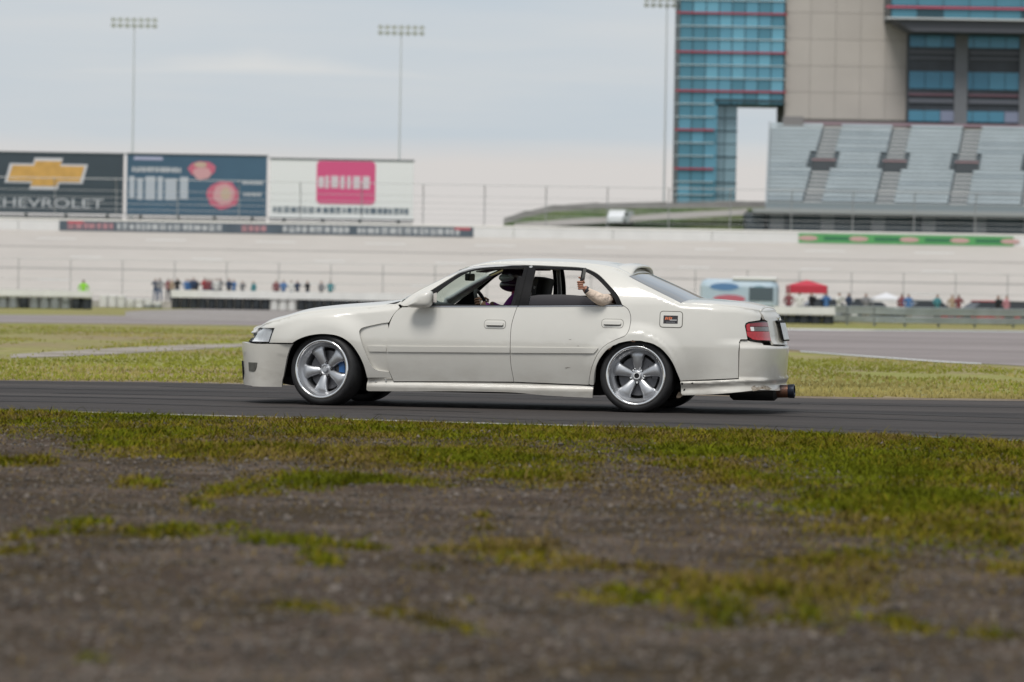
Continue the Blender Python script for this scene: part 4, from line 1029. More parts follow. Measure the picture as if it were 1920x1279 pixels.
for sd in (-1, 1):
    ho = panel('tail_lamp', house, mat('lamp_black', (.015, .013, .013), .3), car, sd, off=-.006, flare='rear', fold=.03, gap=.001, grid=.03)
    sp = s0 + .105
    zm0, zm1 = zb_(sp) + .080, zb_(sp) + .118
    def strip(a, b, lo, hi): return [(s, lo(s)) for s in np.linspace(a, b, 7)] + [(s, hi(s)) for s in np.linspace(b, a, 7)]
    K = dict(flare='rear', fold=.008, grid=.03)
    panel('red_lens', strip(s0 + .004, s1 - .004, lambda s: zb_(s) + .006, lambda s: zm0 + 0 * s), redl, ho, sd, off=.002, **K)
    panel('red_lens', strip(s0 + .004, s0 + .05, lambda s: zm0 + 0 * s, lambda s: np.minimum(zt(s) - .006, zm1 + .06)), redl, ho, sd, off=.002, **K)
    panel('red_lens', strip(s0 + .05, s1 - .004, lambda s: zm1 + 0 * s, lambda s: zt(s) - .007), redd, ho, sd, off=.002, **K)
    panel('reversing_lens', strip(s0 + .05, s0 + .095, lambda s: zm0 + 0 * s, lambda s: zm1 + 0 * s), clear, ho, sd, off=.003, **K)
    panel('indicator_lens', strip(s0 + .095, s1 - .004, lambda s: zm0 + 0 * s, lambda s: zm1 + 0 * s), smoke, ho, sd, off=.002, **K)
# boot rear face with plate recess
zt_end = float(np.interp(SMAX, TOP_S, TOP_Z))
bootface = [(s1 + .004, .592), (s1 + .004, zt(s1) + .004), (tl[3][0] - .02, zt(tl[3][0]) + .010), (E_BOOT[-1][0] + .004, E_BOOT[-1][1] - .03), (E_BOOT[-1][0] + .004, E_BOOT[-1][1])]
bootface += [(s, float(np.interp(s, TOP_S, TOP_Z)) + .003) for s in np.linspace(E_BOOT[-1][0] + .08, SMAX, 8)] + [(SMAX, .585)]
bf = panel('boot_lid', bootface, paint2, car, both=True, off=0, flare='rear', fold=.02, grid=.03)
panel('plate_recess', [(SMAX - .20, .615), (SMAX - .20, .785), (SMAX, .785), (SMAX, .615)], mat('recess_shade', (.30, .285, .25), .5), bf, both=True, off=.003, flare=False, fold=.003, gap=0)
pl = MB().bbox(-.165, .165, -.006, .006, -.075, .075, .004).build('number_plate', mat('plate_grey', (.55, .56, .56), .35, .3, var=.1), bf)
pc = surf(SMAX - .03, .71, .035, False); pl.location = (pc[0] - .004, 0, .700); pl.rotation_euler = (R(-14), 0, R(90))
MB().tube([(-.17, 0, -.08), (.17, 0, -.08), (.17, 0, .08), (-.17, 0, .08), (-.17, 0, -.08)], .005, 6).build('plate_frame', blackp, pl)
em = MB().lathe([(.030, -.004), (.034, .0), (.030, .004), (.026, 0)], 20, closed=True).tube([(-.018, 0, .014), (0, 0, -.005), (.018, 0, .014)], .004, 6).build('boot_emblem', chrome, bf)
ec = surf(SMAX - .01, .815, .004, False); em.location = (ec[0] + .004, 0, .815); em.rotation_euler = (0, 0, R(90))
tb2 = MB().bbox(-.20, .20, -.012, .012, -.010, .010, .004).build('boot_handle_strip', blackp, bf)
ec = surf(SMAX - .03, .785, .008, False); tb2.location = (ec[0], 0, .785); tb2.rotation_euler = (0, 0, R(90))

# ---- top skins lofted across the car between the two body sides
def loft(name, edges, m, crown, bulge=0.0, nv=24, gap=.004, thick=.012, lin=None, pw=2.2, under=None):
    """edges: (s,z) stations on the near side"""
    E = surf(np.array([e[0] for e in edges]), np.array([e[1] for e in edges]), -.001, 'rear'); n = len(E)
    cr = np.interp(np.linspace(0, 1, n), np.linspace(0, 1, len(crown)), crown) if isinstance(crown, (list, tuple)) else np.full(n, crown)
    bu = np.interp(np.linspace(0, 1, n), np.linspace(0, 1, len(bulge)), bulge) if isinstance(bulge, (list, tuple)) else np.full(n, bulge)
    V = []
    for i in range(n):
        ye = max(.0, -E[i][1] - gap)
        for v in np.linspace(-1, 1, nv + 1):
            k = 1 - abs(v) ** pw
            V.append((E[i][0] + bu[i] * k, v * ye, E[i][2] + cr[i] * k))
    w = nv + 1
    Fc = [(i * w + j, i * w + j + 1, (i + 1) * w + j + 1, (i + 1) * w + j) for i in range(n - 1) for j in range(nv)]
    V = np.array(V)
    a, b, c = V[Fc[len(Fc) // 2][0]], V[Fc[len(Fc) // 2][1]], V[Fc[len(Fc) // 2][3]]
    if np.cross(b - a, c - a)[2] < 0: Fc = [f[::-1] for f in Fc]
    o = link(name, mesh(name, V, Fc, True), m, car)
    if thick:
        md = o.modifiers.new('thickness', 'SOLIDIFY'); md.thickness = thick; md.offset = -1
        if under is not None:
            o.data.materials.append(under); md.material_offset = 1; md.material_offset_rim = 0
    return o
def dense(E, per=5): return [tuple(p) for p in crom(E, per)]
nose = [(s_, float(np.interp(s_, TOP_S, TOP_Z))) for s_ in (SMIN + .002, SMIN + .2, SMIN + .45, E_HOOD[0][0] - .30, E_HOOD[0][0] - .15)]
bootE = [(s, float(np.interp(s, TOP_S, TOP_Z))) for s in np.linspace(E_BOOT[-1][0] + .03, SMAX - .002, 14)]
ALL = dense(nose + E_HOOD + E_PIL + E_CP + E_BOOT + bootE)
AS = np.array([a[0] for a in ALL])
CRN = ([SMIN, SMIN + .6, E_HOOD[0][0], E_HOOD[2][0], E_HOOD[5][0], E_HOOD[-1][0], E_PIL[1][0], E_PIL[3][0], E_PIL[5][0], E_PIL[7][0], E_PIL[9][0], E_CP[1][0], E_CP[2][0], E_CP[3][0], E_BOOT[2][0], E_BOOT[3][0], SMAX],
       [.012, .030, .048, .052, .054, .046, .030, .030, .034, .036, .037, .040, .042, .045, .042, .036, .010])
BUL = ([SMIN, E_HOOD[5][0], E_HOOD[-1][0], E_PIL[2][0], E_PIL[4][0], E_PIL[8][0], E_CP[1][0], E_CP[3][0], E_BOOT[1][0], SMAX], [0, 0, -.04, -.025, 0, 0, .03, .06, .0, 0])
def section(name, sa, sb, m, **k):
    E = [a for a in ALL if sa < a[0] < sb]; ss = [e[0] for e in E]
    return loft(name, E, m, list(np.interp(ss, *CRN)), list(np.interp(ss, *BUL)), **k)
h1, h2, h3, h4 = E_HOOD[-2][0], E_PIL[3][0] - .02, E_CP[1][0] - .03, E_CP[3][0]
eps = .5 * float(np.diff(AS).max())
def cut(s): return AS[np.argmin(abs(AS - s))]
c0, c1, c2c, c3, c4 = cut(h1), cut(E_HOOD[-1][0] + .015), cut(h2), cut(h3), cut(h4)
section('hood', SMIN, c1 + 1e-6, paint, pw=4.5)
section('windscreen', c1 - 1e-6, c2c + 1e-6, wind, thick=0)
section('roof', c2c - 1e-6, c3 + 1e-6, paint, under=dark)
section('rear_window', c3 - 1e-6, c4 + 1e-6, reargl, thick=0)
section('boot_lid_top', c4 - 1e-6, SMAX, paint, gap=.001, pw=3.2)
# roof visor over the rear window
def visor():
    V = []; nv = 20; rows = 8
    for j in range(nv + 1):
        v = -1 + 2 * j / nv; y = v * .555; k = 1 - abs(v) ** 2.6
        x0, z0 = 1.085 + .02 * k, 1.214 + .045 * k
        end = 1 - abs(v) ** 10
        pr = [(0, 0), (.06, .006), (.12, .006), (.165, -.004), (.182, -.016), (.176, -.030), (.14, -.024), (.07, -.022), (0, -.02)]
        for (dx, dz) in pr: V.append((x0 + dx, y, z0 + dz - (1 - end) * .055 * (dx / .18 + .25)))
    m = 9
    Fc = [(j * m + i, j * m + (i + 1) % m, (j + 1) * m + (i + 1) % m, (j + 1) * m + i) for j in range(nv) for i in range(m)]
    Fc += [tuple(range(m)), tuple(reversed(range(nv * m, nv * m + m)))]
    o = fixn(link('roof_visor', mesh('roof_visor', V, Fc, True), paint, car))
    return o
visor()
# small fittings: fuel door, sticker, door handles, mirror
c = topx([(1258.5, 599)], 'rear')[0]
gask = mat('seam_dark', (.12, .115, .10), .7)
panel('fuel_door_seam', rrect(c, .198, .141, .028, tilt=-.01), gask, car, off=.0012, flare='rear', fold=.002, gap=0, grid=.05)
fd = panel('fuel_door', rrect(c, .185, .128, .022, tilt=-.01), paint, car, off=.004, flare='rear', fold=.012, gap=0, grid=.05)
c2 = topx([(1257.6, 599.3)], 'rear')[0]
st = panel('sticker', rrect(c2, .122, .068, .003, 3), mat('sticker_black', (.018, .016, .02), .4), fd, off=.0052, flare='rear', fold=.001, gap=0)
def mark(parent, cx, cz, w, h, m, side=-1, o=.0062, n=1, name='sticker_print'):
    panel(name, [(c2[0] + cx - w / 2, c2[1] + cz - h / 2), (c2[0] + cx + w / 2, c2[1] + cz - h / 2), (c2[0] + cx + w / 2 + h * .25, c2[1] + cz + h / 2), (c2[0] + cx - w / 2 + h * .25, c2[1] + cz + h / 2)], m, parent, side, off=o, flare='rear', fold=.0008, gap=0)
orange = mat('sticker_orange', (.62, .16, .06), .5); offw = mat('sticker_white', (.55, .55, .55), .5)
for k, (w_, h_) in enumerate(((.014, .024), (.012, .020), (.012, .026), (.012, .018))): mark(st, -.043 + k * .0155, .010, w_ * .8, h_, orange)
for k in range(7): mark(st, -.004 + k * .0085, -.004, .006, .008, offw)
for k in range(10): mark(st, -.034 + k * .0075, -.022, .005, .005, mat('sticker_grey', (.25, .26, .28), .5))
for (u, v, nm) in ((928, 608.2, 0), (1148.5, 606.6, 1)):
    c = topx([(u, v)], 'rear')[0]
    for sd in (-1, 1):
        panel('handle_seam', rrect(c, .189, .077, .029), gask, car, sd, off=.0012, flare='rear', fold=.002, gap=0)
        cup = panel('door_handle', rrect(c, .182, .070, .026), paint, car, sd, off=.004, flare='rear', fold=.012, gap=0)
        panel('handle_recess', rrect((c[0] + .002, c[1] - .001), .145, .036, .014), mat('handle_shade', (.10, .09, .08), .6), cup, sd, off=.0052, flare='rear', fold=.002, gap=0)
        panel('handle_grip', rrect((c[0], c[1] + .007), .150, .030, .012), paint, cup, sd, off=.022, flare='rear', fold=.018, gap=0)
mir_px = [(764, 574.5), (773, 564), (786, 551.5), (796, 546.8), (806, 545.4), (811, 549), (811.5, 560), (809, 571), (801, 576.6), (786, 577), (774, 576)]
mp_ = np.array([carpx(u, v, -.955)[[0, 2]] for u, v in crom(mir_px, 3, True)])
for sd in (-1, 1):
    cx, cz = mp_.mean(0); V = []; lv = [(-.862, .55), (-.885, .82), (-.915, .97), (-.955, 1.0), (-.99, .93), (-1.012, .72), (-1.02, .35)]
    for y, k in lv:
        for (x, z) in mp_: V.append((cx + (x - cx) * k, -sd * y, cz + (z - cz) * k))
    n = len(mp_); Fc = [(i * n + j, i * n + (j + 1) % n, (i + 1) * n + (j + 1) % n, (i + 1) * n + j) for i in range(len(lv) - 1) for j in range(n)] + [tuple(range(n)), tuple(range((len(lv) - 1) * n, len(lv) * n))]
    mo = fixn(link('door_mirror', mesh('door_mirror', V, Fc, True), paint, car))
    g = MB().add([(cx + .105, -sd * y_, z_) for y_, z_ in ((-.88, .90), (-1.0, .90), (-1.0, .975), (-.88, .985))], [(0, 1, 2, 3)]).build('mirror_glass', chrome, mo)

# ---- inner structure, underbody and wheel wells
ish = [(-1.97, .25), (-1.80, .25)] + [(-1.365 + .40 * math.cos(a), .31 + .40 * math.sin(a)) for a in np.linspace(R(172), R(8), 14)] + [(-.93, .20), (.93, .20)] + [(1.365 + .385 * math.cos(a), .31 + .385 * math.sin(a)) for a in np.linspace(R(172), R(8), 14)] + [(1.78, .25), (2.05, .28), (2.12, .60), (2.05, .80), (1.7, .875), (1.2, .885), (-.70, .885), (-1.1, .80), (-1.6, .74), (-1.92, .64)]
both_sides('inner_shell', ish, dark, car, off=-.055, flare=False, fold=.004, gap=0, grid=.1)
ub = MB().prism([(-2.08, .22), (-1.72, .16), (-1.0, .13), (1.0, .13), (1.45, .17), (2.1, .25), (2.36, .30), (2.36, .42), (1.4, .40), (-1.9, .42), (-2.1, .40)], -.56, .56)
ub.box(-.94, .94, -.77, -.563, .15, .25); ub.box(-.94, .94, .563, .77, .15, .25)
fixn(ub.build('underbody', dark, car))
MB().box(-.95, -.90, -.80, .80, .25, .82).box(-2.0, -.95, -.55, .55, .425, .60).build('bulkhead', dark, car)
MB().box(1.32, 1.36, -.55, .55, .26, .86).box(1.32, 1.36, -.78, -.55, .71, .86).box(1.32, 1.36, .55, .78, .71, .86).build('rear_bulkhead', dark, car)
for cx in (-1.365, 1.365):
    for sd in (-1, 1):
        V = []; n = 22
        for y in (.765, .56):
            for a in np.linspace(R(-12), R(192), n): V.append((cx + .405 * math.cos(a), sd * y, .31 + .375 * math.sin(a)))
        k = len(V); V.append((cx, sd * .56, .31))
        link('wheel_well', mesh('wheel_well', V, [(i, i + 1, n + i + 1, n + i) for i in range(n - 1)] + [(n + i, n + i + 1, k) for i in range(n - 1)], True), dark, car)
# exhaust
exb = mat('silencer_black', (.02, .02, .02), .5)
pa, pb = carpx(1369, 746, -.20), carpx(1458, 747, -.20)
MB().tube([(pa[0], -.20, .180), (pa[0] + .03, -.20, .180), (pb[0] - .03, -.20, .182), (pb[0], -.20, .182)], [.05, .075, .075, .05], 20).build('silencer', exb, car, True)
pt = carpx(1489, 735, -.20)
tip = MB().lathe([(.030, 0), (.052, .002), (.056, .02), (.056, .19), (.058, .20), (.052, .205), (.048, .19), (.046, .05)], 22).build('exhaust_tip', mat('heat_copper', (.20, .085, .045), .4, .6, col2=(.07, .055, .055), vscale=12), car, True)
tip.rotation_euler = (R(2), 0, R(-90)); tip.location = (pt[0] - .205, -.20, pt[2])
MB().lathe([(.0565, .155), (.0595, .16), (.0605, .206), (.051, .21), (.046, .17)], 22).build('tip_ring', mat('heat_blue', (.02, .025, .04), .4, .6), tip, True)
MB().tube([(pb[0] - .02, -.20, .182), (pt[0] - .19, -.20, pt[2])], .036, 12).build('exhaust_pipe', exb, car, True)
MB().tube([(.9, -.10, .17), (1.4, -.14, .18), (pa[0] + .02, -.20, .180)], .034, 10).build('exhaust_pipe', exb, car, True)
# torn liner flap behind the rear wheel
fl = topx([(1266, 744), (1270, 736.5), (1277.5, 734.8), (1278.5, 742), (1273, 746.5), (1266.5, 747)], 'rear')
panel('liner_flap', fl, mat('liner_flap', (.22, .18, .14), .8, var=.3, vscale=30), car, off=-.05, flare=False, fold=.004, gap=0)

# ---- wheels
def wheel(loc, steer, camber, width, dish, phase, front, sd):
    w = thing('wheel', None, None); w.parent = car
    w.location = loc
    w.rotation_euler = Matrix.Rotation(steer, 3, 'Z').to_4x4().to_euler() if False else (Matrix.Rotation(steer, 3, 'Z') @ Matrix.Rotation(camber, 3, 'X') @ (Matrix.Rotation(math.pi, 3, 'Z') if sd == 1 else Matrix.Identity(3))).to_euler()
    # local: outer face towards -y, outer lip plane at y = 0
    ro, rl = .312, .249; W = width
    ty = MB().lathe([(rl - .012, .010), (rl + .004, .0), (rl + .018, -.004), (rl + .038, -.002), (ro - .012, .012), (ro - .003, .026), (ro, .05), (ro, W - .05), (ro - .003, W - .026), (ro - .012, W - .012), (rl + .02, W), (rl - .01, W - .006)], 64).build('tyre', rubber, w, 'all')
    MB().lathe([(rl + .006, -.0015), (rl + .006, -.004), (rl + .0, -.008), (rl - .012, -.008), (rl - .017, -.003), (rl - .021, .008)], 64).build('rim_lip', polish, w, 'all')
    MB().lathe([(rl - .021, .008), (rl - .028, dish * .5), (rl - .034, dish), (rl - .052, dish + .01), (rl - .058, dish + .04), (rl - .06, W - .01)], 64).build('rim_barrel', silver, w, 'all')
    # five wide spokes
    for k in range(5):
        a0 = phase + k * 2 * math.pi / 5; V = []
        prof = [(.038, .60, dish + .030), (.075, .44, dish + .018), (.12, .345, dish + .008), (.165, .32, dish + .004), (.200, .345, dish + .006), (rl - .044, .38, dish + .012)]
        for r, ha, y in prof:
            for q in (-1, -.72, 0, .72, 1):
                a = a0 + q * ha; V.append((r * math.cos(a), y + (.012 if abs(q) == 1 else (.0 if q else -.004)), r * math.sin(a)))
            for q in (1, -1):
                a = a0 + q * ha * .95; V.append((r * math.cos(a), y + .045, r * math.sin(a)))
        m = 7; Fc = []
        for i in range(len(prof) - 1):
            for j in range(m):
                Fc.append((i * m + j, i * m + (j + 1) % m, (i + 1) * m + (j + 1) % m, (i + 1) * m + j))
        fixn(link('spoke', mesh('spoke', V, Fc, True), silver, w))
    hub = MB().lathe([(.0001, dish + .028), (.030, dish + .028), (.040, dish + .022), (.066, dish + .026), (.072, dish + .06)], 32).build('hub', silver, w, True)
    for k in range(5):
        a = phase + (k + .5) * 2 * math.pi / 5
        MB().lathe([(.0001, -.012), (.009, -.012), (.0105, -.004), (.0105, .02)], 8, c=(.056 * math.cos(a), dish + .026, .056 * math.sin(a))).build('lug_nut', chrome if not front else steel, hub)
        MB().lathe([(.0001, 0), (.016, 0), (.016, .004)], 12, c=(.056 * math.cos(a), dish + .0235, .056 * math.sin(a))).build('lug_hole', dark, hub)
    if front: MB().lathe([(.0001, -.012), (.020, -.012), (.026, -.004), (.026, .02)], 20, c=(0, dish + .02, 0)).build('centre_cap', silver, hub, True)
    else:
        MB().lathe([(.022, -.020), (.030, -.020), (.034, -.014), (.034, .02)], 24, c=(0, dish + .015, 0)).build('centre_ring', polish, hub, True)
        MB().lathe([(.0001, .0), (.0235, .0), (.0235, .004)], 20, c=(0, dish + .004, 0)).build('centre_bore', dark, hub)
    MB().lathe([(.06, dish + .075), (.165, dish + .075), (.168, dish + .08), (.168, dish + .10), (.06, dish + .10)], 40).build('brake_disc', steel, w, True)
    MB().lathe([(.0001, dish + .115), (.19, dish + .115)], 40).build('backing_plate', dark, w)
    # caliper
    V = []; n = 8; a_c = R(18) if sd == -1 else R(162)
    for i in range(n + 1):
        a = a_c + R(-26 + 52 * i / n)
        for r, y in ((.112, dish + .062), (.122, dish + .046), (.172, dish + .046), (.182, dish + .06), (.182, dish + .11), (.112, dish + .11)): V.append((r * math.cos(a), y, r * math.sin(a)))
    m = 6; Fc = [(i * m + j, i * m + (j + 1) % m, (i + 1) * m + (j + 1) % m, (i + 1) * m + j) for i in range(n) for j in range(m)] + [tuple(range(m)), tuple(range(n * m, n * m + m))]
    fixn(link('brake_caliper', mesh('brake_caliper', V, Fc), mat('caliper_blue', (.02, .10, .28), .35, var=.1) if front else steel, w))
    return w
STEER = R(-12)
for sd in (-1, 1):
    wheel((-1.365, sd * .862, .312), STEER, R(-3.0) * -sd * -1 if False else R(3.0) * sd, .235, .045, R(43), True, sd)
    wheel((1.365, sd * .852, .312), 0, R(2.0) * sd, .255, .060, R(90), False, sd)

# ---- cabin
def bent_box(name, m, parent, pts, half, th, smooth=True):
    """seat-like slab: profile points (x,z) thickened, extruded over y with rounded sides"""
    P = np.array(pts); t = np.gradient(P, axis=0); t /= np.linalg.norm(t, axis=1)[:, None]; n = np.stack([-t[:, 1], t[:, 0]], 1)
    V = []; ys = [-1, -.86, 0, .86, 1]
    for (p, q) in zip(P, n):
        for yv in ys:
            k = 1.0 if abs(yv) < .9 else .35
            V.append((p[0] + q[0] * th / 2 * k, yv * half, p[1] + q[1] * th / 2 * k))
        for yv in ys[::-1]:
            k = 1.0 if abs(yv) < .9 else .35
            V.append((p[0] - q[0] * th / 2 * k, yv * half, p[1] - q[1] * th / 2 * k))
    m_ = 10; k = len(P)
    Fc = [(i * m_ + j, i * m_ + (j + 1) % m_, (i + 1) * m_ + (j + 1) % m_, (i + 1) * m_ + j) for i in range(k - 1) for j in range(m_)] + [tuple(range(m_)), tuple(range((k - 1) * m_, k * m_))]
    return fixn(link(name, mesh(name, V, Fc, True), m, parent))
seatm = mat('seat_fabric', (.016, .016, .018), .85, var=.3, vscale=30)
for y in (-.36, .36):
    so = thing('bucket_seat', None, None); so.parent = car; so.location = (0, y, 0)
    bent_box('seat_back', seatm, so, crom([(.10, .38), (.17, .55), (.24, .78), (.29, .95), (.31, 1.06), (.325, 1.13)], 4), .24, .10)
    bent_box('seat_base', seatm, so, crom([(-.36, .42), (-.2, .40), (0, .36), (.12, .36)], 4), .24, .12)
    if y < 0:
        for k in (-1, 1): MB().tube([(.19, k * .09, .80), (.245, k * .085, .98), (.30, k * .08, 1.075), (.37, k * .08, 1.04)], .013, 6).build('harness_strap', mat('harness_white', (.6, .6, .6), .7), so)
bent_box('rear_bench', seatm, car, crom([(.72, .46), (.95, .43), (1.12, .42), (1.2, .55), (1.29, .80), (1.33, .93)], 4), .66, .13)
fixn(MB().prism([(-.90, .60), (-.90, .86), (-.72, .905), (-.60, .895), (-.50, .80), (-.52, .60)], -.74, .74).build('dashboard', mat('dash_grey', (.03, .032, .033), .7, var=.2), car))
swm = MB(); _c = carpx(907, 577, .36); ctr = Vector((_c[0], .36, _c[2])); ax = Vector((-.90, 0, -.42)).normalized(); upv = Vector((-.42, 0, .90)).normalized(); sdv = Vector((0, 1, 0))
swm.tube([ctr + (upv * math.cos(a) + sdv * math.sin(a)) * .165 for a in np.linspace(0, 2 * math.pi, 33)], .016, 8, False)
for a in (R(90), R(-90), R(180)): swm.tube([ctr + ax * .03, ctr + (upv * math.cos(a) + sdv * math.sin(a)) * .16], .012, 6)
swm.tube([ctr + ax * .02, ctr + ax * .25], .03, 8)
swm.build('steering_wheel', mat('wheel_suede', (.012, .012, .013), .9), car, True)
cage = mat('cage_grey', (.42, .43, .44), .4, .1, var=.1)
for sd in (-1, 1):
    MB().tube(crom([(-.66, sd * .73, .30), (-.66, sd * .73, .86), (-.58, sd * .715, .96), (-.22, sd * .645, 1.155), (-.02, sd * .60, 1.205), (.33, sd * .575, 1.215)], 5), .019, 10).build('roll_cage_bar', cage, car, True)
MB().tube(crom([(.40, -.72, .25), (.40, -.70, .86), (.40, -.60, 1.16), (.40, -.50, 1.215), (.40, .50, 1.215), (.40, .60, 1.16), (.40, .70, .86), (.40, .72, .25)], 5), .019, 10).build('roll_cage_hoop', cage, car, True)
MB().tube([(.42, -.68, .90), (.42, .68, .90)], .017, 8).build('harness_bar', cage, car, True)
rm = MB().bbox(-.02, .02, -.12, .12, -.032, .032, .01).build('rear_view_mirror', blackp, car); rm.location = (-.27, 0, 1.125)
MB().tube([(-.275, 0, 1.145), (-.265, 0, 1.185)], .008, 6).build('mirror_stalk', blackp, car)
for sd in (-1, 1):
    sv = MB().bbox(-.08, .08, -.2, .2, -.008, .008, .006).build('sun_visor', mat('visor_grey', (.16, .15, .14), .8), car); sv.location = (-.17, sd * .33, 1.195); sv.rotation_euler = (0, R(-14), 0)
MB().box(.98, 1.02, -.60, .60, .9, .93).box(1.0, 1.52, -.62, .62, .86, .885).build('parcel_shelf', dark, car)
# ================================================================== people
def skin_mesh(verts, edges, sub=2):
    names = list(verts); idx = {k: i for i, k in enumerate(names)}
    me = bpy.data.meshes.new('fig'); me.from_pydata([tuple(map(float, verts[k][0])) for k in names], [(idx[a], idx[b]) for a, b in edges], [])
    ob = bpy.data.objects.new('fig', me); COL.objects.link(ob)
    md = ob.modifiers.new('s', 'SKIN'); md.use_smooth_shade = True; md.branch_smoothing = .5
    sv = me.skin_vertices[0].data
    for k in names:
        r = verts[k][1]; sv[idx[k]].radius = r if isinstance(r, tuple) else (r, r); sv[idx[k]].use_root = (idx[k] == 0)
    ss = ob.modifiers.new('d', 'SUBSURF'); ss.levels = sub; ss.render_levels = sub
    out_ = bpy.data.meshes.new_from_object(ob.evaluated_get(bpy.context.evaluated_depsgraph_get()))
    bpy.data.objects.remove(ob)
    out_.polygons.foreach_set('use_smooth', [True] * len(out_.polygons))
    return out_
def join_meshes(ms, name):
    V, Fc = [], []
    for m in ms:
        k = len(V); V += [v.co[:] for v in m.vertices]; Fc += [[i + k for i in p.vertices] for p in m.polygons]
    return mesh(name, V, Fc, True)
def paint_faces(me, fn, mats):
    me.materials.clear()
    for m in mats: me.materials.append(m)
    for p in me.polygons: p.material_index = fn(p.center)
skinm = [mat('skin_a', (.40, .23, .16), .55, var=.06, vscale=30), mat('skin_b', (.22, .12, .08), .55, var=.06, vscale=30)]
# ---- standing spectators
def figure(pose):
    h = {'pelvis': ((0, 0, .95), (.15, .11)), 'spine': ((0, 0, 1.15), (.14, .10)), 'chest': ((0, 0, 1.36), (.165, .115)), 'neck': ((0, 0, 1.51), .055), 'head': ((0, -.015, 1.60), (.078, .092)), 'crown': ((0, -.01, 1.70), (.07, .085))}
    E = [('pelvis', 'spine'), ('spine', 'chest'), ('chest', 'neck'), ('neck', 'head'), ('head', 'crown')]
    for s, q in ((-1, 'l'), (1, 'r')):
        h['sh' + q] = ((s * .19, 0, 1.43), .065)
        if pose == 0: h['el' + q] = ((s * .25, .02, 1.15), .048); h['ha' + q] = ((s * .24, -.08, .90), .036)
        elif pose == 1: h['el' + q] = ((s * .26, .0, 1.17), .048); h['ha' + q] = ((s * .06, -.22, 1.20), .036)
        elif pose == 2: h['el' + q] = ((s * .27, -.08, 1.22), .048); h['ha' + q] = ((s * .08, -.20, 1.52 if s > 0 else 1.45), .036)
        else: h['el' + q] = ((s * .30, .05, 1.18), .048); h['ha' + q] = ((s * .17, -.03, .98), .036)
        h['hi' + q] = ((s * .10, 0, .88), .095); h['kn' + q] = ((s * .12, -.01, .49), .066); h['an' + q] = ((s * .13, .01, .09), .046); h['to' + q] = ((s * .14, -.13, .035), .038)
        E += [('chest', 'sh' + q), ('sh' + q, 'el' + q), ('el' + q, 'ha' + q), ('pelvis', 'hi' + q), ('hi' + q, 'kn' + q), ('kn' + q, 'an' + q), ('an' + q, 'to' + q)]
    return skin_mesh(h, E, 1)
FIG = [figure(k) for k in range(4)]
def fig_slot(c):
    if c.z > 1.66 or (c.z > 1.55 and c.y > .03): return 3
    if c.z > 1.50: return 0
    if c.z > .90: return 1
    return 2 if c.z > .08 else 3
for f in FIG: paint_faces(f, fig_slot, [skinm[0], mat('shirt_def', (.3, .3, .3), .8), mat('trouser_def', (.05, .06, .08), .8), mat('hair_dark', (.02, .015, .012), .7)])
SHIRTS = {'navy': (.03, .05, .10), 'black': (.015, .015, .018), 'grey': (.22, .22, .23), 'blue': (.06, .16, .36), 'red': (.36, .05, .06), 'white': (.62, .62, .60), 'maroon': (.20, .06, .07), 'teal': (.06, .22, .25), 'tan': (.34, .26, .18), 'pink': (.48, .22, .26)}
TROUS = {'dark': (.03, .035, .045), 'denim': (.08, .12, .20), 'khaki': (.26, .21, .14)}
def spectator(u, Yd, z, shirt, label, group, pose=None, rz=None, sc=1.0, tr=None):
    o = bpy.data.objects.new('person', FIG[pose if pose is not None else rr.randrange(4)]); COL.objects.link(o)
    o.location = (xw(u, Yd), Yd, z); o.rotation_euler = (0, 0, rz if rz is not None else rr.uniform(-.8, .8)); o.scale = (sc, sc, sc)
    tk = tr or rr.choice(list(TROUS))
    for i, m in enumerate((rr.choice(skinm), mat('shirt_' + shirt, SHIRTS.get(shirt, (.3, .6, .06)), .8, var=.1, vscale=10), mat('trouser_' + tk, TROUS[tk], .8))):
        o.material_slots[i].link = 'OBJECT'; o.material_slots[i].material = m
    return tag(o, label, 'person', group)
SHIRTS['lime'] = (.26, .62, .05)
# crowd behind the long tyre barrier
us_ = [290, 298, 314, 321, 331, 348, 354, 361, 367, 382, 389, 396, 404, 411, 428, 437, 453, 474]
cols_ = ['navy', 'grey', 'maroon', 'tan', 'black', 'blue', 'blue', 'navy', 'black', 'red', 'maroon', 'navy', 'white', 'grey', 'navy', 'blue', 'grey', 'teal']
for i, (u, c_) in enumerate(zip(us_, cols_)):
    spectator(u, 252 + rr.uniform(-3, 9), .45, c_, '%s spectator from the left behind the long tyre barrier, in a %s top' % (['first', 'second', 'third', 'fourth', 'fifth', 'sixth', 'seventh', 'eighth', 'ninth', 'tenth', 'eleventh', 'twelfth', 'thirteenth', 'fourteenth', 'fifteenth', 'sixteenth', 'seventeenth', 'eighteenth'][i], c_), 'spectators behind the long tyre barrier', sc=rr.uniform(.93, 1.10))
for i, (u, c_) in enumerate(((516, 'maroon'), (530, 'blue'), (545, 'white'), (556, 'navy'), (575, 'black'), (601, 'grey'), (618, 'teal'))):
    spectator(u, 254 + rr.uniform(-2, 3), .45, c_, ['spectator in maroon, first of the thin group right of the crowd', 'spectator in blue right of the dense crowd', 'spectator in white right of the dense crowd', 'spectator in navy right of the dense crowd', 'spectator in black standing apart above the tyre barrier', 'spectator in grey standing apart above the tyre barrier', 'spectator in teal, last one before the car'][i], 'spectators behind the long tyre barrier')
spectator(155, 214, 0, 'lime', 'marshal in a lime green vest behind the left tyre barrier', None, 3, 0, 1.05)
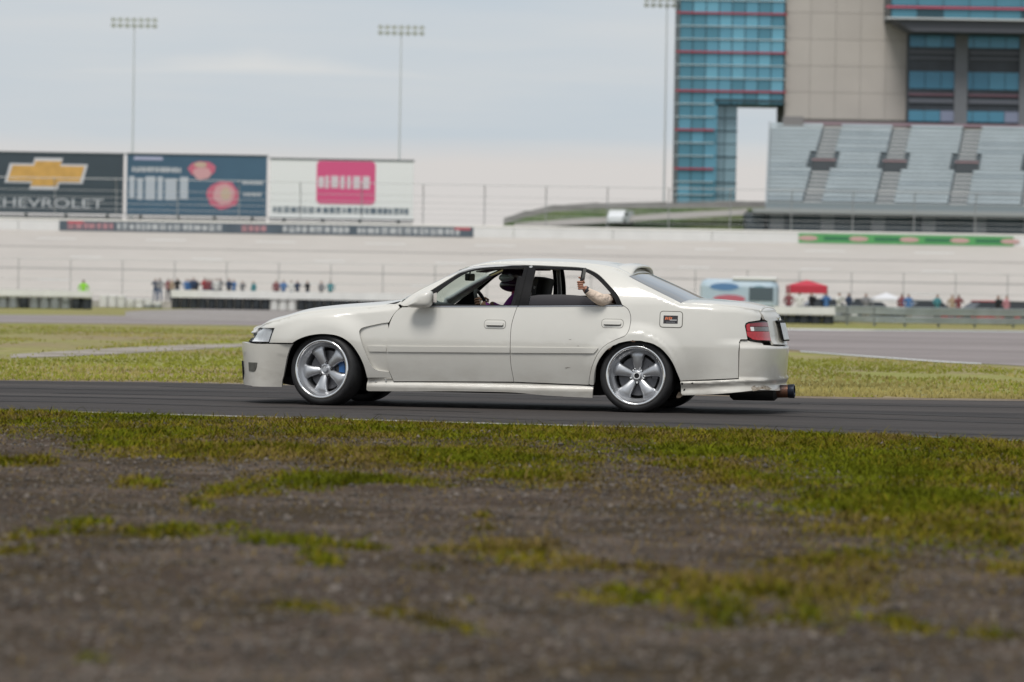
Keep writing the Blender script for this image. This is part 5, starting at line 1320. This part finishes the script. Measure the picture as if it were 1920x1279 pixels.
for i, (u, c_) in enumerate(((1478, 'maroon'), (1498, 'white'), (1520, 'black'), (1548, 'blue'), (1572, 'white'), (1590, 'navy'), (1622, 'grey'), (1690, 'maroon'), (1702, 'blue'), (1756, 'teal'), (1784, 'tan'), (1796, 'maroon'), (1870, 'black'), (1886, 'pink'))):
    pl_ = 'under the red canopy' if u < 1545 else 'between red canopy and white canopy' if u < 1650 else 'right of the white canopy' if u < 1740 else 'left of the red parked car' if u < 1830 else 'right of the red parked car'
    if (u, c_) == (1796, 'maroon'): pl_ = 'close to the red parked car'
    if (u, c_) == (1572, 'white'): pl_ = 'just right of the red canopy'
    spectator(u, 198 + rr.uniform(-1, 1.5), -.01, c_, 'person in a %s top %s in the paddock' % (c_, pl_), 'people in the paddock')

# ---- people in the car
CARM = Matrix.Translation(Vector(CAR_C)) @ Matrix.Rotation(YAW, 4, 'Z')
def in_car(o, base):
    base = Vector(base)
    o.data.transform(Matrix.Translation(-base)); o.matrix_world = CARM @ Matrix.Translation(base); return o
def C(u, v, y): return tuple(carpx(u, v, y))
# driver (far seat), helmeted, both hands on the wheel
hd = np.array(C(968, 520, .36)); swc = np.array(ctr)
D = {'pelvis': ((.06, .36, .48), (.16, .13)), 'spine': ((.12, .36, .68), (.15, .12)), 'chest': ((.13, .36, .89), (.17, .12)), 'neck': ((hd[0] + .03, .36, hd[2] - .13), .06), 'head': ((hd[0], .36, hd[2] - .02), (.075, .09)), 'crown': ((hd[0] + .01, .36, hd[2] + .07), (.07, .08))}
E = [('pelvis', 'spine'), ('spine', 'chest'), ('chest', 'neck'), ('neck', 'head'), ('head', 'crown')]
for s, q in ((-1, 'l'), (1, 'r')):
    D['sh' + q] = ((.12, .36 + s * .18, .965), .068); D['el' + q] = ((.0, .36 + s * .27, .80), .048); D['wr' + q] = ((swc[0] + .065, .36 + s * .175, swc[2] + .01), .034); D['ha' + q] = ((swc[0] + .015, .36 + s * .165, swc[2] + .045), (.036, .028))
    D['hi' + q] = ((.0, .36 + s * .10, .47), .095); D['kn' + q] = ((-.36, .36 + s * .13, .56), .07); D['an' + q] = ((-.66, .36 + s * .12, .32), .05)
    E += [('chest', 'sh' + q), ('sh' + q, 'el' + q), ('el' + q, 'wr' + q), ('wr' + q, 'ha' + q), ('pelvis', 'hi' + q), ('hi' + q, 'kn' + q), ('kn' + q, 'an' + q)]
parts = [skin_mesh(D, E, 2)]
def finger(p0, dirs, r=.009):
    pts = [Vector(p0)]; v = {}; e = []
    for d in dirs: pts.append(pts[-1] + Vector(d))
    for i, p in enumerate(pts):
        v[i] = (p, r * (1 - .08 * i))
        if i: e.append((i - 1, i))
    return skin_mesh(v, e, 1)
for s in (-1, 1):
    hp = Vector(D['hal' if s < 0 else 'har'][0])
    for k in range(4):
        b = hp + Vector((-.012 + .004 * k, s * .014, .030 - .02 * k)); parts.append(finger(b, [(-.030, s * .012, .004), (-.018, -s * .012, -.010), (.004, -s * .022, -.012)]))
    parts.append(finger(hp + Vector((.0, -s * .012, .02)), [(-.022, -s * .018, .016), (-.018, -s * .004, .012)], .0105))
me = join_meshes(parts, 'person')
def dslot(c):
    if c.z > hd[2] - .10 and abs(c.y - .36) < .12: return 0
    if c.x < swc[0] + .06 and c.z > swc[2] - .05: return 3
    if c.z > .93 and abs(c.y - .36) < .10: return 2
    return 1 if c.z > .52 else 4
paint_faces(me, dslot, [skinm[0], mat('driver_purple', (.22, .025, .24), .8, var=.15, vscale=14), mat('driver_rose', (.42, .05, .12), .8, var=.1), mat('glove_brown', (.20, .10, .06), .7), mat('driver_trousers', (.03, .03, .035), .8)])
drv = in_car(link('person', me), (.1, .36, .40))
tag(drv, 'driver in purple top and dark helmet behind the steering wheel', 'person')
hx, hz = hd[0], hd[2]
def ell(name, c, r, m, parent, cut=None, n=20):
    bm = bmesh.new(); bmesh.ops.create_uvsphere(bm, u_segments=n, v_segments=14, radius=1)
    for v in bm.verts: v.co = Vector((c[0] + v.co.x * r[0], c[1] + v.co.y * r[1], c[2] + v.co.z * r[2]))
    if cut: bmesh.ops.delete(bm, geom=[v for v in bm.verts if cut(v.co)], context='VERTS')
    me_ = bpy.data.meshes.new(name); bm.to_mesh(me_); bm.free(); me_.polygons.foreach_set('use_smooth', [True] * len(me_.polygons))
    o = link(name, me_, m); o.parent = parent; o.matrix_parent_inverse = Matrix.Identity(4); o.location = -Vector((.1, .36, .40)); return o
helm = ell('helmet', (hx + .015, .36, hz + .01), (.148, .125, .128), mat('helmet_black', (.035, .014, .034), .3, coat=.6), drv)
ell('visor', (hx - .020, .36, hz - .006), (.138, .126, .056), mat('visor_glass', (.42, .46, .47), .2, coat=.5), drv)
ell('chin_bar', (hx - .022, .36, hz - .070), (.128, .112, .062), mat('helmet_black', (.02, .012, .022), .3), drv)
ell('neck_scarf', (hx + .045, .36, hz - .145), (.085, .10, .055), mat('driver_rose', (.42, .05, .12), .8, var=.1), drv)
pk = MB().add([(hx - .09, .28, hz + .075), (hx - .09, .44, hz + .075), (hx - .235, .41, hz + .01), (hx - .235, .31, hz + .01), (hx - .085, .28, hz + .087), (hx - .085, .44, hz + .087), (hx - .24, .41, hz + .02), (hx - .24, .31, hz + .02)], [(0, 1, 2, 3), (7, 6, 5, 4), (0, 4, 5, 1), (1, 5, 6, 2), (2, 6, 7, 3), (3, 7, 4, 0)]).build('helmet_peak', mat('helmet_black', (.02, .012, .022), .3), drv)
pk.location = -Vector((.1, .36, .40))
# rear passenger, arm out of the window holding a phone up
hd2 = np.array(C(1158, 540, -.36))
el_, wr_, ha_ = np.array(C(1126, 565.5, -.855)), np.array(C(1100, 546, -.93)), np.array(C(1092, 534.5, -.935))
el_[2] = max(el_[2], .945)
P_ = {'pelvis': ((1.05, -.40, .52), (.15, .13)), 'spine': ((1.12, -.40, .70), (.14, .12)), 'chest': ((1.14, -.40, .87), (.16, .12)), 'neck': ((hd2[0] + .01, -.38, hd2[2] - .12), .052), 'head': ((hd2[0], -.37, hd2[2] - .01), (.075, .09)), 'crown': ((hd2[0] + .01, -.37, hd2[2] + .09), (.07, .08)),
      'shl': ((1.13, -.60, .935), .068), 'ell': (tuple(el_), .056), 'mid': (tuple((el_ + wr_) / 2), .050), 'wrl': (tuple(wr_), (.034, .034)), 'hal': (tuple(ha_ + np.array([.014, .0, -.008])), (.034, .026)),
      'shr': ((1.12, -.20, .92), .065), 'elr': ((.95, -.12, .74), .048), 'har': ((.78, -.22, .66), .036),
      'hil': ((1.0, -.50, .50), .09), 'knl': ((.64, -.50, .58), .07), 'anl': ((.52, -.48, .28), .05), 'hir': ((1.0, -.30, .50), .09), 'knr': ((.64, -.28, .58), .07), 'anr': ((.52, -.28, .28), .05)}
E = [('pelvis', 'spine'), ('spine', 'chest'), ('chest', 'neck'), ('neck', 'head'), ('head', 'crown'), ('chest', 'shl'), ('shl', 'ell'), ('ell', 'mid'), ('mid', 'wrl'), ('wrl', 'hal'), ('chest', 'shr'), ('shr', 'elr'), ('elr', 'har'), ('pelvis', 'hil'), ('hil', 'knl'), ('knl', 'anl'), ('pelvis', 'hir'), ('hir', 'knr'), ('knr', 'anr')]
parts = [skin_mesh(P_, E, 2)]
for k in range(4):
    b = Vector(ha_) + Vector((.012 + .003 * k, -.026, .024 - .0185 * k))
    parts.append(finger(b, [(-.026, -.012, .002), (-.022, .010, -.002), (-.002, .022, -.002), (.016, .006, 0)], .0112))
parts.append(finger(Vector(ha_) + Vector((.016, .012, .012)), [(-.012, -.012, .026), (-.020, -.012, .020), (-.016, -.006, .010)], .0105))
me = join_meshes(parts, 'person')
wrv, elv = Vector(wr_), Vector(el_); axv = (wrv - elv).normalized()
def pslot(c):
    t = (Vector(c) - wrv).dot(axv)
    if c.y < -.80:
        if t > .022: return 0
        return 3 if t > .0 else 1
    if c.z > hd2[2] + .035 or (c.z > hd2[2] - .13 and c.x > hd2[0] + .03): return 4
    if c.z > hd2[2] - .11 and abs(c.y + .37) < .12: return 0
    return 1 if c.z > .56 else 2
paint_faces(me, pslot, [mat('skin_c', (.36, .17, .11), .5, var=.08, vscale=40), mat('sleeve_cream', (.74, .60, .49), .8, var=.07, vscale=25, bump=1.0, bscale=22), mat('passenger_trousers', (.04, .04, .05), .8), mat('watch_strap', (.03, .03, .035), .5), mat('hair_red', (.09, .03, .02), .6)])
ps = in_car(link('person', me), (1.05, -.40, .45))
tag(ps, 'rear passenger in cream sleeves holding a phone up out of the window', 'person')
ph = MB().bbox(-.0055, .0055, -.034, .034, -.068, .068, .004).build('phone', mat('phone_black', (.012, .013, .015), .25), None)
phl = MB().bbox(.0056, .0072, -.032, .032, -.066, .066, .0007).build('phone_screen', mat('phone_screen', (.03, .033, .036), .15), ph)
pc_ = Vector(carpx(1093, 517, -.945)); ph.matrix_world = CARM @ Matrix.Translation(pc_) @ Matrix.Rotation(R(-14), 4, 'Z') @ Matrix.Rotation(R(10), 4, 'Y')
tag(ph, 'black phone held up in the raised hand of the rear passenger', 'phone')
# ================================================================== gravel and grass of the near verge
nearp = np.array([ground(u, v)[:2] for u, v in NEAR])
def road_y(x): return np.interp(x, nearp[:, 0], nearp[:, 1])
def vnoise(x, y, seed=0):
    def h(i, j): 
        n = (i * 374761393 + j * 668265263 + seed * 1442695041) & 0xffffffff
        n = ((n ^ (n >> 13)) * 1274126177) & 0xffffffff
        return ((n ^ (n >> 16)) & 0xffff) / 65535.0
    x = np.asarray(x, float); y = np.asarray(y, float)
    i, j = np.floor(x).astype(np.int64), np.floor(y).astype(np.int64); fx, fy = x - i, y - j
    fx, fy = fx * fx * (3 - 2 * fx), fy * fy * (3 - 2 * fy)
    return (h(i, j) * (1 - fx) + h(i + 1, j) * fx) * (1 - fy) + (h(i, j + 1) * (1 - fx) + h(i + 1, j + 1) * fx) * fy
def fbm(x, y, seed=0):
    return vnoise(x, y, seed) * .5 + vnoise(x * 2.1, y * 2.1, seed + 1) * .3 + vnoise(x * 4.3, y * 4.3, seed + 2) * .2
nx_, ny_ = 150, 260
gx = np.linspace(-9, 9, nx_); tt = np.linspace(0, 1, ny_)
GX = np.repeat(gx[None, :], ny_, 0); ry = road_y(GX) - .03; GY = 6.0 + (ry - 6.0) * tt[:, None]
def gz(x, y):
    edge = np.clip((road_y(x) - y) / .8, 0, 1)
    return -.008 + edge * ((fbm(x * 1.3, y * 1.3, 3) - .5) * .05 + (fbm(x * 6, y * 6, 9) - .5) * .022 + .012)
GZ = gz(GX, GY)
V = np.stack([GX, GY, GZ], -1).reshape(-1, 3)
Fc = [(i * nx_ + j, i * nx_ + j + 1, (i + 1) * nx_ + j + 1, (i + 1) * nx_ + j) for i in range(ny_ - 1) for j in range(nx_ - 1)]
PATCH = [(200, 806, 60, 8), (240, 838, 90, 13), (30, 870, 45, 8), (420, 925, 50, 20), (330, 1000, 140, 11), (140, 980, 35, 6), (80, 1003, 45, 8), (265, 910, 45, 10), (560, 1020, 100, 11), (690, 1028, 60, 8), (590, 1055, 40, 7),
         (885, 990, 30, 6), (870, 968, 25, 5), (820, 1077, 35, 4), (940, 1042, 70, 17), (990, 1045, 45, 18), (580, 1143, 55, 7), (735, 1165, 45, 8), (800, 1182, 75, 9), (885, 1140, 30, 6), (170, 1265, 35, 8), (15, 1043, 35, 8),
         (1080, 822, 150, 9), (1330, 850, 160, 12), (1300, 878, 90, 10), (1420, 905, 90, 14), (1700, 880, 260, 40), (1750, 950, 220, 50), (1640, 1000, 130, 18), (1100, 1060, 65, 12), (1230, 1070, 90, 12), (1300, 1095, 90, 14),
         (1480, 1105, 190, 24), (1560, 1060, 130, 18), (1850, 1075, 70, 15), (1200, 1125, 65, 12), (1310, 1140, 90, 16), (1545, 1150, 55, 10), (1300, 1172, 40, 6), (1500, 1165, 70, 10), (1690, 1175, 70, 9), (1850, 1195, 45, 9), (1600, 950, 160, 24),
         (500, 850, 300, 16), (850, 860, 260, 22), (640, 905, 160, 14), (1000, 900, 120, 14), (1880, 850, 160, 22), (700, 815, 260, 10), (330, 815, 200, 9), (1500, 835, 200, 12), (1850, 1000, 120, 30)]
EL = []
for (u, v, ru, rv) in PATCH:
    a, b, c_ = ground(u, v), ground(u, v - rv), ground(u, min(v + rv, 1300)); EL.append((a[0], a[1], ru / FPX * a[1] * 1.15, (b[1] - a[1]) * 1.25, (a[1] - c_[1]) * 1.25))
def density(x, y):
    """how much grass grows at a place of the near verge (0..1)"""
    x = np.asarray(x, float); y = np.asarray(y, float); d = np.zeros_like(x)
    wx, wy = x + (fbm(x * 3, y * 1.6, 50) - .5) * .5, y + (fbm(x * 3, y * 1.6, 60) - .5) * 1.1
    for (ex, ey, rx, rf, rn) in EL:
        q = np.hypot((wx - ex) / rx, (wy - ey) / np.where(wy > ey, rf, rn)); d = np.maximum(d, np.clip(1.25 - q, 0, 1))
    ry_ = road_y(x); rt = x / (y * .147)
    band = .80 * np.clip(1.15 - (ry_ - y) / 5.0, 0, 1) * sstep(.02, .35, ry_ - y) + .35 * np.clip(rt, 0, 1) * np.clip((y - 10) / 6, 0, 1)
    return np.clip(np.maximum(d, band * (.35 + 1.1 * fbm(x * 1.6, y * .8, 70)))  * (.55 + .8 * fbm(x * 7, y * 4, 80)), 0, 1)
vg = struct('gravel_verge', V, Fc, None, True)
ca_ = vg.data.color_attributes.new('thatch', 'FLOAT_COLOR', 'POINT'); dd = density(V[:, 0], V[:, 1])
ca_.data.foreach_set('color', np.stack([dd, dd, dd, np.ones_like(dd)], -1).ravel())
gm = gravel_m.copy(); gm.name = 'gravel_with_thatch'; t = gm.node_tree; b = t.nodes['Principled BSDF']
src = b.inputs['Base Color'].links[0].from_socket; at_ = t.nodes.new('ShaderNodeAttribute'); at_.attribute_name = 'thatch'
mr_ = t.nodes.new('ShaderNodeMapRange'); mr_.inputs[1].default_value = .12; mr_.inputs[2].default_value = .62; mr_.inputs[4].default_value = .85; t.links.new(at_.outputs['Fac'], mr_.inputs[0])
mx_ = t.nodes.new('ShaderNodeMix'); mx_.data_type = 'RGBA'; t.links.new(mr_.outputs[0], mx_.inputs[0]); t.links.new(src, mx_.inputs[6]); mx_.inputs[7].default_value = (.095, .076, .014, 1)
t.links.new(mx_.outputs[2], b.inputs['Base Color']); vg.data.materials.append(gm)
bx_l, by_l, bh_l, bk_l = [], [], [], []
def scatter(n, xs, ys, hs, ks):
    bx_l.append(xs); by_l.append(ys); bh_l.append(hs); bk_l.append(ks)
n = 900000
y = 7.8 + 20.4 * RNG.uniform(0, 1, n) ** .8; x = RNG.uniform(-1, 1, n) * (1.0 + y * .175)
d = density(x, y); keep = (y < road_y(x) + .02) & (RNG.uniform(0, 1, n) < .035 + d * .70)
x, y, d = x[keep], y[keep], d[keep]; n = len(x)
tone = fbm(x * 1.1, y * .7, 95) + RNG.uniform(-.22, .22, n)
k = np.where(tone + .25 * d > .70, 0, np.where(tone + .25 * d > .47, 1, 2)); k = np.where(d < .12, 2, k)
scatter(n, x, y, RNG.uniform(.010, .032, n) * (.6 + 1.0 * d) * np.where(RNG.uniform(0, 1, n) < .04, 1.9, 1), k)
bx_a, by_a, bh_a, bk_a = map(np.concatenate, (bx_l, by_l, bh_l, bk_l))
ok = (by_a < road_y(bx_a) + .02); bx_a, by_a, bh_a, bk_a = bx_a[ok], by_a[ok], bh_a[ok], bk_a[ok]
n = len(bx_a); z = gz(bx_a, by_a) - .004; a = RNG.uniform(0, 2 * np.pi, n); w = RNG.uniform(.0025, .0052, n); ln = RNG.uniform(.3, 1.6, n) * bh_a; la = RNG.uniform(0, 2 * np.pi, n)
V = np.empty((n, 5, 3))
ca, sa = np.cos(a) * w, np.sin(a) * w
V[:, 0] = np.stack([bx_a - ca, by_a - sa, z], -1); V[:, 1] = np.stack([bx_a + ca, by_a + sa, z], -1)
mx, my = bx_a + np.cos(la) * ln * .35, by_a + np.sin(la) * ln * .35
V[:, 2] = np.stack([mx + ca * .75, my + sa * .75, z + bh_a * .6], -1); V[:, 3] = np.stack([mx - ca * .75, my - sa * .75, z + bh_a * .6], -1)
V[:, 4] = np.stack([bx_a + np.cos(la) * ln, by_a + np.sin(la) * ln, z + bh_a], -1)
me = bpy.data.meshes.new('verge_grass'); V = V.reshape(-1, 3)
idx = np.arange(n) * 5
quads = np.stack([idx, idx + 1, idx + 2, idx + 3], -1); tris = np.stack([idx + 3, idx + 2, idx + 4], -1)
me.vertices.add(len(V)); me.vertices.foreach_set('co', V.ravel())
me.loops.add(n * 7); me.loops.foreach_set('vertex_index', np.concatenate([quads, tris], 1).ravel())
me.polygons.add(n * 2); ls = np.stack([np.arange(n) * 7, np.arange(n) * 7 + 4], -1).ravel(); me.polygons.foreach_set('loop_start', ls)
me.polygons.foreach_set('material_index', np.repeat(bk_a, 2).astype(np.int32)); me.update(); me.validate()
for m in (mat('blade_green', (.105, .118, .005), .8, spec=.06, var=.4, vscale=2), mat('blade_olive', (.155, .128, .010), .8, spec=.06, var=.35, vscale=2), mat('blade_dry', (.17, .12, .042), .8, spec=.06, var=.3, vscale=2)): me.materials.append(m)
tag(link('verge_grass', me), 'short patchy grass growing through the gravel of the near verge', 'grass', None, 'stuff')
# loose stones
n = 48000
y = 8.0 + 19.5 * RNG.uniform(0, 1, n) ** 1.3; x = RNG.uniform(-1, 1, n) * (1.0 + y * .175); ok = y < road_y(x) - .1; x, y = x[ok], y[ok]; n = len(x)
r_ = RNG.uniform(.004, .012, n) * np.where(RNG.uniform(0, 1, n) < .05, 2.0, 1); z = gz(x, y) + r_ * .2
oct_ = np.array([(1, 0, 0), (0, 1, 0), (-1, 0, 0), (0, -1, 0), (0, 0, .7), (0, 0, -.7)]); of = np.array([(0, 1, 4), (1, 2, 4), (2, 3, 4), (3, 0, 4), (1, 0, 5), (2, 1, 5), (3, 2, 5), (0, 3, 5)])
a = RNG.uniform(0, 6.28, n); J = RNG.uniform(.65, 1.3, (n, 6, 3)); Vq = oct_[None] * J * r_[:, None, None]
Vr = np.stack([Vq[..., 0] * np.cos(a)[:, None] - Vq[..., 1] * np.sin(a)[:, None], Vq[..., 0] * np.sin(a)[:, None] + Vq[..., 1] * np.cos(a)[:, None], Vq[..., 2]], -1) + np.stack([x, y, z], -1)[:, None]
Fq = (of[None] + (np.arange(n) * 6)[:, None, None]).reshape(-1, 3)
me = bpy.data.meshes.new('gravel'); me.vertices.add(n * 6); me.vertices.foreach_set('co', Vr.reshape(-1)); me.loops.add(len(Fq) * 3); me.loops.foreach_set('vertex_index', Fq.ravel()); me.polygons.add(len(Fq)); me.polygons.foreach_set('loop_start', np.arange(len(Fq)) * 3)
me.polygons.foreach_set('material_index', np.repeat(RNG.integers(0, 3, n), 8).astype(np.int32)); me.update()
for m in (mat('stone_a', (.10, .085, .07), .8, var=.3, vscale=5), mat('stone_b', (.145, .12, .10), .8, var=.3, vscale=5), mat('stone_c', (.055, .046, .038), .8, var=.3, vscale=5)): me.materials.append(m)
tag(link('loose_gravel', me), 'loose brown and grey stones scattered over the near verge', 'gravel', None, 'stuff')
# tufts of the field between the two tracks
n = 70000
y = 36.2 + 64 * RNG.uniform(0, 1, n) ** 1.6; x = RNG.uniform(-1, 1, n) * (1 + y * .165)
P = project(np.stack([x, y, np.zeros(n)], -1)); farp = np.array([ground(u, v)[:2] for u, v in FAR])
yl = np.interp(P[:, 0], [0, 470, 900, 1250, 1500, 1720, 1920], [606, 612, 626, 642, 660, 677, 689]); 
ok = (y > np.interp(x, farp[:, 0], farp[:, 1]) + .35) & (P[:, 1] > yl) & (fbm(x * .35, y * .12, 77) > .36)
pathv = np.interp(P[:, 0], [20, 110, 210, 330, 420, 500], [667, 663, 658, 652, 648, 645]); onp = (P[:, 0] < 500) & (np.abs(P[:, 1] - pathv) < 6) & (RNG.uniform(0, 1, n) < .93)
ok &= ~onp; x, y = x[ok], y[ok]; n = len(x); h = RNG.uniform(.015, .05, n); w = RNG.uniform(.010, .03, n); a = RNG.uniform(0, 6.28, n)
V = np.stack([np.stack([x - w * np.cos(a), y - w * np.sin(a), np.full(n, -.022)], -1), np.stack([x + w * np.cos(a), y + w * np.sin(a), np.full(n, -.022)], -1), np.stack([x + h * .4 * np.sin(a * 7), y, h - .02], -1)], 1).reshape(-1, 3)
me = bpy.data.meshes.new('field_grass'); me.vertices.add(n * 3); me.vertices.foreach_set('co', V.ravel()); me.loops.add(n * 3); me.loops.foreach_set('vertex_index', np.arange(n * 3)); me.polygons.add(n); me.polygons.foreach_set('loop_start', np.arange(n) * 3)
me.polygons.foreach_set('material_index', np.where(fbm(x * .25, y * .1, 91) + RNG.uniform(-.15, .15, n) > .5, 0, 1).astype(np.int32)); me.update()
for m in (mat('field_green', (.25, .26, .045), .8, spec=.04, var=.3, vscale=.3), mat('field_straw', (.34, .29, .11), .8, spec=.04, var=.3, vscale=.3)): me.materials.append(m)
tag(link('field_grass', me), 'dry yellow-green grass of the field between the two tracks', 'grass', None, 'stuff')
